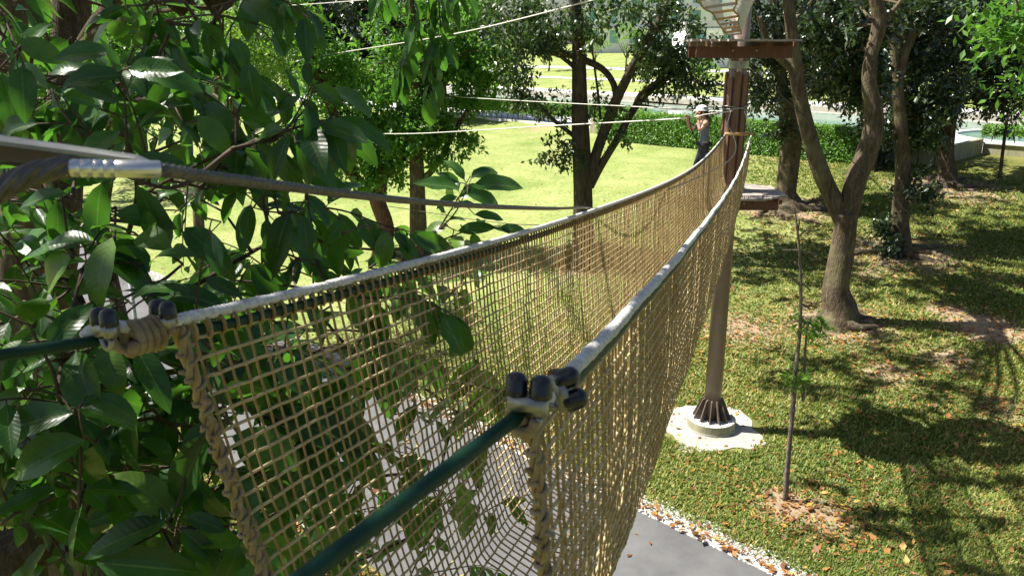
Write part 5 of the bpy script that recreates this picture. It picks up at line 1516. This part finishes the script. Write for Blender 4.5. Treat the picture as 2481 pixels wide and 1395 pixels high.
class Bush:
    def __init__(self, root, skel):
        self.root, self.S = root, np.asarray(skel)
        self.leaves, self.tw = [], MB()
    def spray(self, P, n, L, droop, up=.0, connect=True, r=.0045, jit=.25, tilt=(0, 0, 1)):
        P = spline(P, 14)
        if connect:
            d = np.linalg.norm(self.S - P[0], axis=1) + .8 * np.maximum(0, self.S[:, 2] - P[0, 2])
            p0 = self.S[int(np.argmin(d))]
            D_ = np.linalg.norm(p0 - P[0])
            if D_ > .03:
                mid = (p0 + P[0]) / 2 + rng.normal(0, .09, 3) * D_
                C_ = spline([p0, mid, P[0]], 12)
                add_tube(self.tw, C_, np.linspace(min(.016, r * 1.6 + D_ * .004), r, 12), 6)
                self.S = np.vstack([self.S, C_[3::3]])
        add_tube(self.tw, P, np.linspace(r, r * .45, 14), 6)
        for k in range(n):
            f = .12 + .88 * (k + .5) / n
            j = min(12, int(f * 13))
            T_ = unit(P[j + 1] - P[j]); p = P[j] + (P[j + 1] - P[j]) * (f * 13 - j)
            side = unit((np.cross(T_, [0, 0, 1.0]) if abs(T_[2]) < .6 else np.cross(T_, [0, 1.0, 0])) + rng.normal(0, .3, 3)) * (1 if k % 2 else -1)
            if k == n - 1: side = side * .2
            D = unit(.55 * T_ + .85 * side + np.array([0, 0, -droop + up]) + rng.normal(0, jit, 3))
            N_ = unit(np.array(tilt, float) * (1.0 if droop < .5 else .5) + side * .3 * (droop) - D * .1 + rng.normal(0, .35, 3) + (np.array([0, -.6, 0]) if droop > .5 else 0))
            s_ = L * rng.uniform(.62, 1.2)
            pet = p + D * .018
            add_tube(self.tw, [p, pet], .0016, 4, False)
            x_ = unit(np.cross(D, N_)); N2 = np.cross(x_, D)
            Mx = Matrix(((x_[0] * s_, D[0] * s_, N2[0] * s_, pet[0]), (x_[1] * s_, D[1] * s_, N2[1] * s_, pet[1]), (x_[2] * s_, D[2] * s_, N2[2] * s_, pet[2]), (0, 0, 0, 1)))
            self.leaves.append((pet, s_, Mx, int(rng.integers(0, 12))))
    def single(self, b, t, d, var, dd=0.0, face=.6):
        """One leaf from its base to its tip on a short twig of its own."""
        p, q = at(b[0], b[1], d), at(t[0], t[1], d + dd)
        L_ = np.linalg.norm(q - p) * 1.06
        D = unit(q - p)
        N_ = unit(unit(CAM - p) * face + np.array([0, 0, .55]) + rng.normal(0, .22, 3))
        x_ = unit(np.cross(D, N_)); N2 = np.cross(x_, D)
        D = unit(D + N2 * .12); N2 = np.cross(x_, D)
        k = int(np.argmin(np.linalg.norm(self.S - p, axis=1)))
        p0 = self.S[k]; D_ = np.linalg.norm(p0 - p)
        if D_ > .012:
            C_ = spline([p0, (p0 + p) / 2 + rng.normal(0, .06, 3) * D_ + [0, 0, .03 * D_], p], 9)
            add_tube(self.tw, C_, np.linspace(.003 + min(.005, D_ * .006), .0018, 9), 5)
            self.S = np.vstack([self.S, C_[3::2]])
        Mx = Matrix(((x_[0] * L_, D[0] * L_, N2[0] * L_, p[0]), (x_[1] * L_, D[1] * L_, N2[1] * L_, p[1]), (x_[2] * L_, D[2] * L_, N2[2] * L_, p[2]), (0, 0, 0, 1)))
        self.leaves.append((p, L_, Mx, var))
    def finish(self, limit=300):
        self.tw.build('twigs', M['twig'], self.root)['kind'] = 'stuff'
        P = np.array([l[0] + np.array(l[2].col[1][:3]) * .5 for l in self.leaves])
        dep = (P - CAM) @ np.array([0, CP, -SP])
        vis = in_view(P, 60)
        sz = np.array([l[1] for l in self.leaves]) / np.maximum(dep, .3) * np.where(vis, 1, .01)
        order = np.argsort(-sz)
        inv = world_of(self.root).inverted()
        for k in order[:limit]:
            if not vis[k]: continue
            pet, s_, Mx, vi = self.leaves[k]
            o = bpy.data.objects.new('leaf', leaf_me[vi]); col.objects.link(o)
            o.parent = self.root; o.matrix_local = inv @ Mx
        rest = [k for q, k in enumerate(order) if q >= limit or not vis[k]]
        if rest:
            mb = MB(); Us = []
            for k in rest:
                pet, s_, Mx, vi = self.leaves[k]
                V, F, U = VAR[vi]
                A_ = np.array(Mx)
                mb.add(V @ A_[:3, :3].T + A_[:3, 3], F, VLV[vi]); Us.append(U)
            o = mb.build('foliage', M['big_leaf'], self.root); set_uv(o.data, np.concatenate(Us)); o['kind'] = 'stuff'

def stem_tree(name, label, base, limbs, barkm):
    t = empty(name, base, label, 'tree')
    mb = MB(); sk = []
    for l in limbs:
        sk.append(trunk_tube(mb, l, n=50, k=16, rough=.07))
    mb.build('trunk', barkm, t)
    return t, np.concatenate(sk)[:, :3]
def W4(px, py, Y, w):
    p = at(px, py, Y); dep = float((p - CAM) @ np.array([0, CP, -SP])); return [*p, w * .5 * dep / FPX]
bA = at(120, 900, 7.0); bA[2] = 0
A, SA = stem_tree('large_leaved_tree', 'near tree with mossy straight trunk and big drooping dark green leaves', bA, [
    [[bA[0] + .1, bA[1], -.2, .26], [bA[0] + .05, bA[1], 1, .2], W4(128, 900, 7.0, 96), W4(145, 600, 7.0, 90), W4(160, 330, 7.0, 86), W4(172, 120, 7.0, 82), W4(178, -60, 7.0, 80), W4(184, -400, 7.0, 70), W4(190, -900, 7, 40)],
    [W4(176, 160, 7.0, 40), W4(230, 60, 6.6, 34), W4(300, -20, 6.2, 30), W4(420, -160, 5.6, 26), W4(700, -260, 5.0, 20), W4(960, -200, 4.6, 14), W4(1030, -60, 4.5, 9)],
    [W4(165, 300, 7.0, 30), W4(200, 260, 5.5, 20), W4(280, 250, 4.2, 12), W4(420, 230, 3.4, 10)],
    [W4(172, 150, 7.0, 30), W4(230, 80, 5.5, 18), W4(380, 30, 4.4, 12), W4(540, 20, 3.6, 9)]], M['bark_moss'])
bB = np.array([-1.30, 3.25, 0.0])
B, SB = stem_tree('large_leaved_shrub', 'near many-stemmed shrub with big glossy leaves below the lifeline at left', bB, [
    [[bB[0], bB[1], -.2, .09], [bB[0] - .03, bB[1], 3, .07], W4(330, 1500, 3.1, 44), W4(300, 1250, 3.1, 44), W4(262, 1010, 3.05, 42), W4(248, 900, 3.0, 38), W4(215, 780, 3.0, 26), W4(150, 640, 3.1, 22), W4(90, 510, 3.2, 16)],
    [W4(250, 920, 3.0, 26), W4(330, 800, 2.9, 16), W4(430, 720, 2.8, 13), W4(560, 640, 2.9, 10), W4(700, 560, 3.0, 8)],
    [W4(262, 1010, 3.05, 26), W4(300, 930, 2.8, 20), W4(420, 900, 2.7, 14), W4(640, 880, 2.8, 11), W4(840, 840, 3.2, 9)],
    [W4(300, 1250, 3.1, 30), W4(420, 1200, 2.7, 18), W4(560, 1180, 2.6, 14), W4(740, 1120, 2.6, 10)],
    [[bB[0] - .35, bB[1] - .4, -.2, .12], [bB[0] - .3, bB[1] - .4, 3, .11], W4(70, 1500, 2.7, 120), W4(95, 1300, 2.7, 110), W4(110, 1190, 2.7, 80), W4(150, 1080, 2.6, 34), W4(180, 980, 2.5, 24), W4(190, 860, 2.4, 16)],
    [W4(215, 780, 3.0, 20), W4(290, 620, 2.9, 14), W4(330, 480, 2.7, 10), W4(310, 330, 2.4, 8)],
    [W4(330, 480, 2.7, 9), W4(420, 430, 2.6, 8), W4(530, 375, 2.5, 7), W4(620, 345, 2.4, 6)],
    [W4(700, 560, 3.0, 8), W4(850, 600, 3.2, 7), W4(1000, 600, 3.6, 7), W4(1060, 560, 3.7, 6)]], M['bark_moss'])
bC = at(40, 900, 6.2); bC[2] = 0
C_, SC = stem_tree('leafless_trunk', 'grey lichen-marked trunk at the far left edge beside the mossy one', bC, [
    [[bC[0], bC[1], -.2, .25], [bC[0], bC[1], 2, .19], W4(60, 800, 6.2, 100), W4(56, 560, 6.2, 98), W4(36, 300, 6.2, 94), W4(18, 60, 6.2, 90), W4(8, -100, 6.2, 86), W4(-10, -600, 6.2, 60)]], M['bark_grey'])
TA, TB = Bush(A, SA), Bush(B, SB)
def pp(l, d): return [at(x, y, d + .02 * k) for k, (x, y) in enumerate(l)]
# sprays one can tell apart in the picture
TB.spray(pp([(620, 345), (690, 318), (758, 205)], 2.35), 5, .125, .05, up=.1, tilt=(0, -.5, 1))
TB.spray(pp([(690, 318), (770, 295), (822, 290)], 2.3), 7, .16, .75)
TB.spray(pp([(560, 360), (640, 340), (690, 318)], 2.3), 5, .15, .85)
TB.spray(pp([(1060, 560), (1110, 480), (1140, 425)], 3.7), 9, .135, -.05, tilt=(0, -.6, 1))
TB.spray(pp([(1050, 590), (1130, 560), (1215, 545)], 3.7), 7, .15, .1, tilt=(0, -.5, 1))
TB.spray(pp([(740, 500), (830, 510), (930, 545), (1010, 565)], 3.0), 9, .165, .75)
TB.spray(pp([(640, 510), (720, 490), (790, 500)], 2.8), 8, .17, .95)
TB.spray(pp([(660, 600), (760, 640), (850, 660)], 2.7), 7, .13, .5)
for l, d, n_, L_ in (([(985, -60), (1005, 40), (985, 120), (960, 190)], 4.5, 15, .165), ([(1060, -60), (1065, 30), (1070, 110)], 4.5, 13, .165), ([(1040, 60), (1050, 150), (1035, 240)], 4.55, 9, .15), ([(1105, -60), (1110, 0)], 4.4, 5, .16),
                     ([(930, -60), (925, 0), (915, 30)], 4.6, 6, .15)):
    TA.spray(pp(l, d), n_, L_, 1.3, jit=.2)
TB.spray(pp([(310, 430), (305, 300), (300, 195)], 2.1), 8, .155, .05, tilt=(0, -.5, 1))
TB.spray(pp([(200, 330), (150, 270), (125, 215)], 2.3), 6, .15, .1, tilt=(0, -.4, 1))
TB.spray(pp([(190, 1230), (195, 1080), (180, 985)], 1.85), 7, .175, .2)
TB.spray(pp([(420, 1330), (430, 1265), (440, 1240)], 1.9), 5, .18, .25)
TB.spray(pp([(130, 900), (60, 770), (10, 700)], 1.9), 6, .16, .2)
TB.spray(pp([(200, 650), (240, 590), (190, 600)], 2.2), 5, .19, .25)
TA.spray(pp([(540, 40), (545, 120), (590, 180), (620, 260)], 3.1), 12, .15, .9)
TA.spray(pp([(420, 60), (430, 100), (460, 150)], 3.1), 8, .15, .9)
TB.spray(pp([(640, 1010), (690, 1010), (740, 1040)], 2.35), 6, .18, .35)
TB.spray(pp([(700, 1080), (730, 1120), (760, 1180)], 2.4), 5, .18, .6)
LEAVES = [((762, 207), (832, 252), 2.3), ((798, 214), (908, 260), 2.35), ((727, 236), (660, 278), 2.3), ((735, 240), (778, 288), 2.32), ((820, 284), (948, 358), 2.25), ((745, 252), (756, 348), 2.3),
    ((700, 330), (652, 440), 2.25), ((716, 348), (746, 452), 2.2), ((736, 352), (808, 462), 2.15), ((790, 298), (832, 425), 2.35), ((688, 318), (615, 338), 2.3), ((640, 345), (664, 405), 2.35), ((622, 182), (680, 238), 2.6),
    ((600, 150), (618, 268), 2.5), ((556, 150), (572, 224), 2.6), ((500, 70), (508, 140), 2.7), ((296, 184), (142, 196), 2.1), ((268, 128), (138, 142), 2.15), ((312, 168), (442, 176), 2.1), ((345, 182), (492, 198), 2.15),
    ((150, 232), (236, 250), 2.2), ((480, 282), (560, 368), 2.4), ((440, 300), (486, 345), 2.4), ((405, 60), (440, 110), 2.6), ((452, 60), (480, 132), 2.6), ((530, 60), (520, 130), 2.6),
    ((700, 514), (648, 676), 2.6), ((735, 522), (746, 612), 2.55), ((746, 478), (792, 548), 2.6), ((832, 534), (782, 594), 2.65), ((830, 572), (814, 672), 2.7), ((936, 560), (926, 652), 2.95), ((952, 564), (1014, 624), 3.0),
    ((990, 568), (1084, 608), 3.1), ((880, 528), (902, 574), 2.9), ((722, 640), (690, 694), 2.6), ((770, 628), (792, 684), 2.65), ((448, 552), (560, 652), 2.4), ((440, 560), (505, 640), 2.4), ((205, 604), (402, 690), 2.2),
    ((280, 520), (428, 546), 2.3), ((172, 622), (74, 702), 2.2), ((-20, 700), (72, 772), 2.0), ((600, 500), (560, 570), 2.5), ((640, 470), (600, 400), 2.5),
    ((1142, 432), (1188, 402), 3.7), ((1112, 442), (1062, 418), 3.7), ((1150, 446), (1262, 456), 3.7), ((1112, 456), (1006, 448), 3.7), ((1132, 470), (1228, 492), 3.65), ((1106, 476), (1058, 502), 3.7), ((1086, 546), (1016, 562), 3.7), ((1110, 560), (1198, 550), 3.7), ((1092, 576), (1136, 590), 3.7), ((1150, 520), (1220, 530), 3.7),
    ((736, 738), (800, 830), 2.35), ((692, 1016), (918, 1094), 2.3), ((722, 1090), (698, 1228), 2.3), ((560, 978), (492, 1056), 2.1), ((882, 1168), (850, 1244), 2.6), ((1062, 1200), (990, 1335), 3.2), ((1150, 900), (1236, 986), 3.5), ((900, 820), (960, 880), 2.8), ((850, 900), (800, 980), 2.6), ((1010, 980), (960, 1070), 3.0), ((1180, 1090), (1140, 1200), 3.8), ((960, 700), (1040, 760), 3.0),
    ((176, 1000), (0, 1046), 1.8), ((195, 988), (322, 1046), 1.82), ((212, 960), (348, 1000), 1.85), ((206, 1066), (18, 1152), 1.8), ((230, 1080), (242, 1212), 1.85), ((402, 1264), (208, 1346), 1.85), ((416, 1250), (262, 1292), 1.88),
    ((440, 1280), (532, 1362), 1.88), ((455, 1250), (545, 1282), 1.9), ((236, 1362), (486, 1384), 1.8), ((440, 1082), (545, 1018), 1.95), ((500, 1050), (430, 1222), 1.95), ((330, 1000), (300, 1190), 1.95), ((150, 850), (20, 905), 1.95), ((60, 940), (-40, 1000), 1.9), ((350, 640), (240, 660), 2.2), ((330, 700), (410, 720), 2.2), ((160, 470), (40, 500), 2.3), ((420, 250), (330, 300), 2.5), ((90, 300), (-20, 330), 2.3)]
for k_, (b_, t_, d_l) in enumerate(LEAVES):
    (TA if b_[1] < 140 and b_[0] > 380 else TB).single(b_, t_, max(d_l, depth_min(*b_) if b_[0] > 300 else d_l), [3, 8, 0, 4, 7, 1, 9, 11, 5, 10][k_ % 10], dd=rng.uniform(-.06, .06))
# broad leaves hanging just outside the left wall of the net
for k_ in range(64):
    bx, by = 560 + 620 * rng.random() ** 1.3, rng.uniform(690, 1330)
    an_ = rng.uniform(.15, 2.9)
    ln_ = rng.uniform(95, 200) * (1 - (bx - 560) / 1500)
    TB.single((bx, by), (bx + math.cos(an_) * ln_, by + math.sin(an_) * ln_), depth_min(bx + 40, by) + rng.uniform(.05, .5), int(rng.integers(0, 12)), dd=rng.uniform(0, .1))
# the rest of the mass
def weight(x, y):
    if x < 600:
        w = 1.0 if y < 800 else .8
        if 400 < y < 700 and x > 180: w *= .75
        if y < 400: w *= .95
        if y < 330 and x > 500: w *= max(0, 1 - (x - 500) / 110)
        return w
    if y < 330: return 0
    if y < 640: return max(0, .5 - (x - 600) / 360)
    return max(0, .95 - (x - 600) / 760)
cnt = 0
while cnt < 255:
    x, y = rng.uniform(-60, 1220), rng.uniform(-60, 1440)
    if rng.random() > weight(x, y): continue
    if 90 < x < 260 and y < 620 and rng.random() < .75: continue
    dm = depth_min(x, y)
    d = max(2.35, dm) + (max(4.8, dm + .8) - max(2.35, dm)) * rng.random() ** 1.2
    if x < 600 and y > 760: d = rng.uniform(max(1.9, dm), 3.4)
    p0 = at(x, y, d)
    L_ = rng.uniform(.125, .185)
    if y > 680 and x < 760: L_, d = rng.uniform(.16, .225), max(1.85, dm) + .9 * rng.random()
    ln = rng.uniform(.22, .42)
    dr = unit(np.array([rng.normal(0, 1), rng.normal(0, .35), rng.normal(.1, .7)]))
    p1 = p0 + dr * ln * .5 + [0, 0, .02]; p2 = p0 + dr * ln + [0, 0, -.05 * ln]
    bush = TA if y < 330 else TB
    bush.spray([p0, p1, p2], int(rng.integers(5, 9)), L_, rng.choice([.15, .5, .9], p=[.35, .35, .3]), r=.004)
    cnt += 1
TA.finish(); TB.finish()
# crown of the near tree, high above and to the left of the bridge: it shades the near end
cm = MB()
for gx in np.arange(-2.8, 1.9, 1.1):
    for gy in np.arange(-.6, 5.6, 1.15):
        tgt = np.array([gx + rng.normal(0, .2), gy + rng.normal(0, .2), 7.2])
        if gy > 2.6 + .3 * gx + rng.normal(0, .5) and gx > -2.5 or rng.random() < .14: continue
        h_ = rng.uniform(12.2, 14.2)
        c_ = tgt + np.array(sd) / sd.z * (h_ - tgt[2])
        clump_leaves(cm, c_, (1.0, 1.0, .65), 560, .25, sub=14, spread=.3, droop=.5)
        p0 = SA[int(np.argmin(np.linalg.norm(SA - c_, axis=1)))]
        TA.tw2 = getattr(TA, 'tw2', MB())
        trunk_tube(TA.tw2, [[*p0, .05], [*((p0 + c_) / 2 + [0, 0, .3]), .03], [*c_, .008]], n=10, k=6)
TA.tw2.build('boughs', M['bark_moss'], A)['kind'] = 'stuff'
cm.build('crown', M['leaf_dark'], A, smooth=False)['kind'] = 'stuff'
# ------------------------------------------------------------------ the tower the bridge starts from, behind the viewer
nt_ = empty('start_pole', (-1.1, -.9, 0), 'brown pole behind the viewer that the near cable ends run to', 'pole')
mb = MB(); ring(mb, -1.1, -.9, 0, 11, .178, .172, 28); mb.build('shaft', M['steel_brown'], nt_)
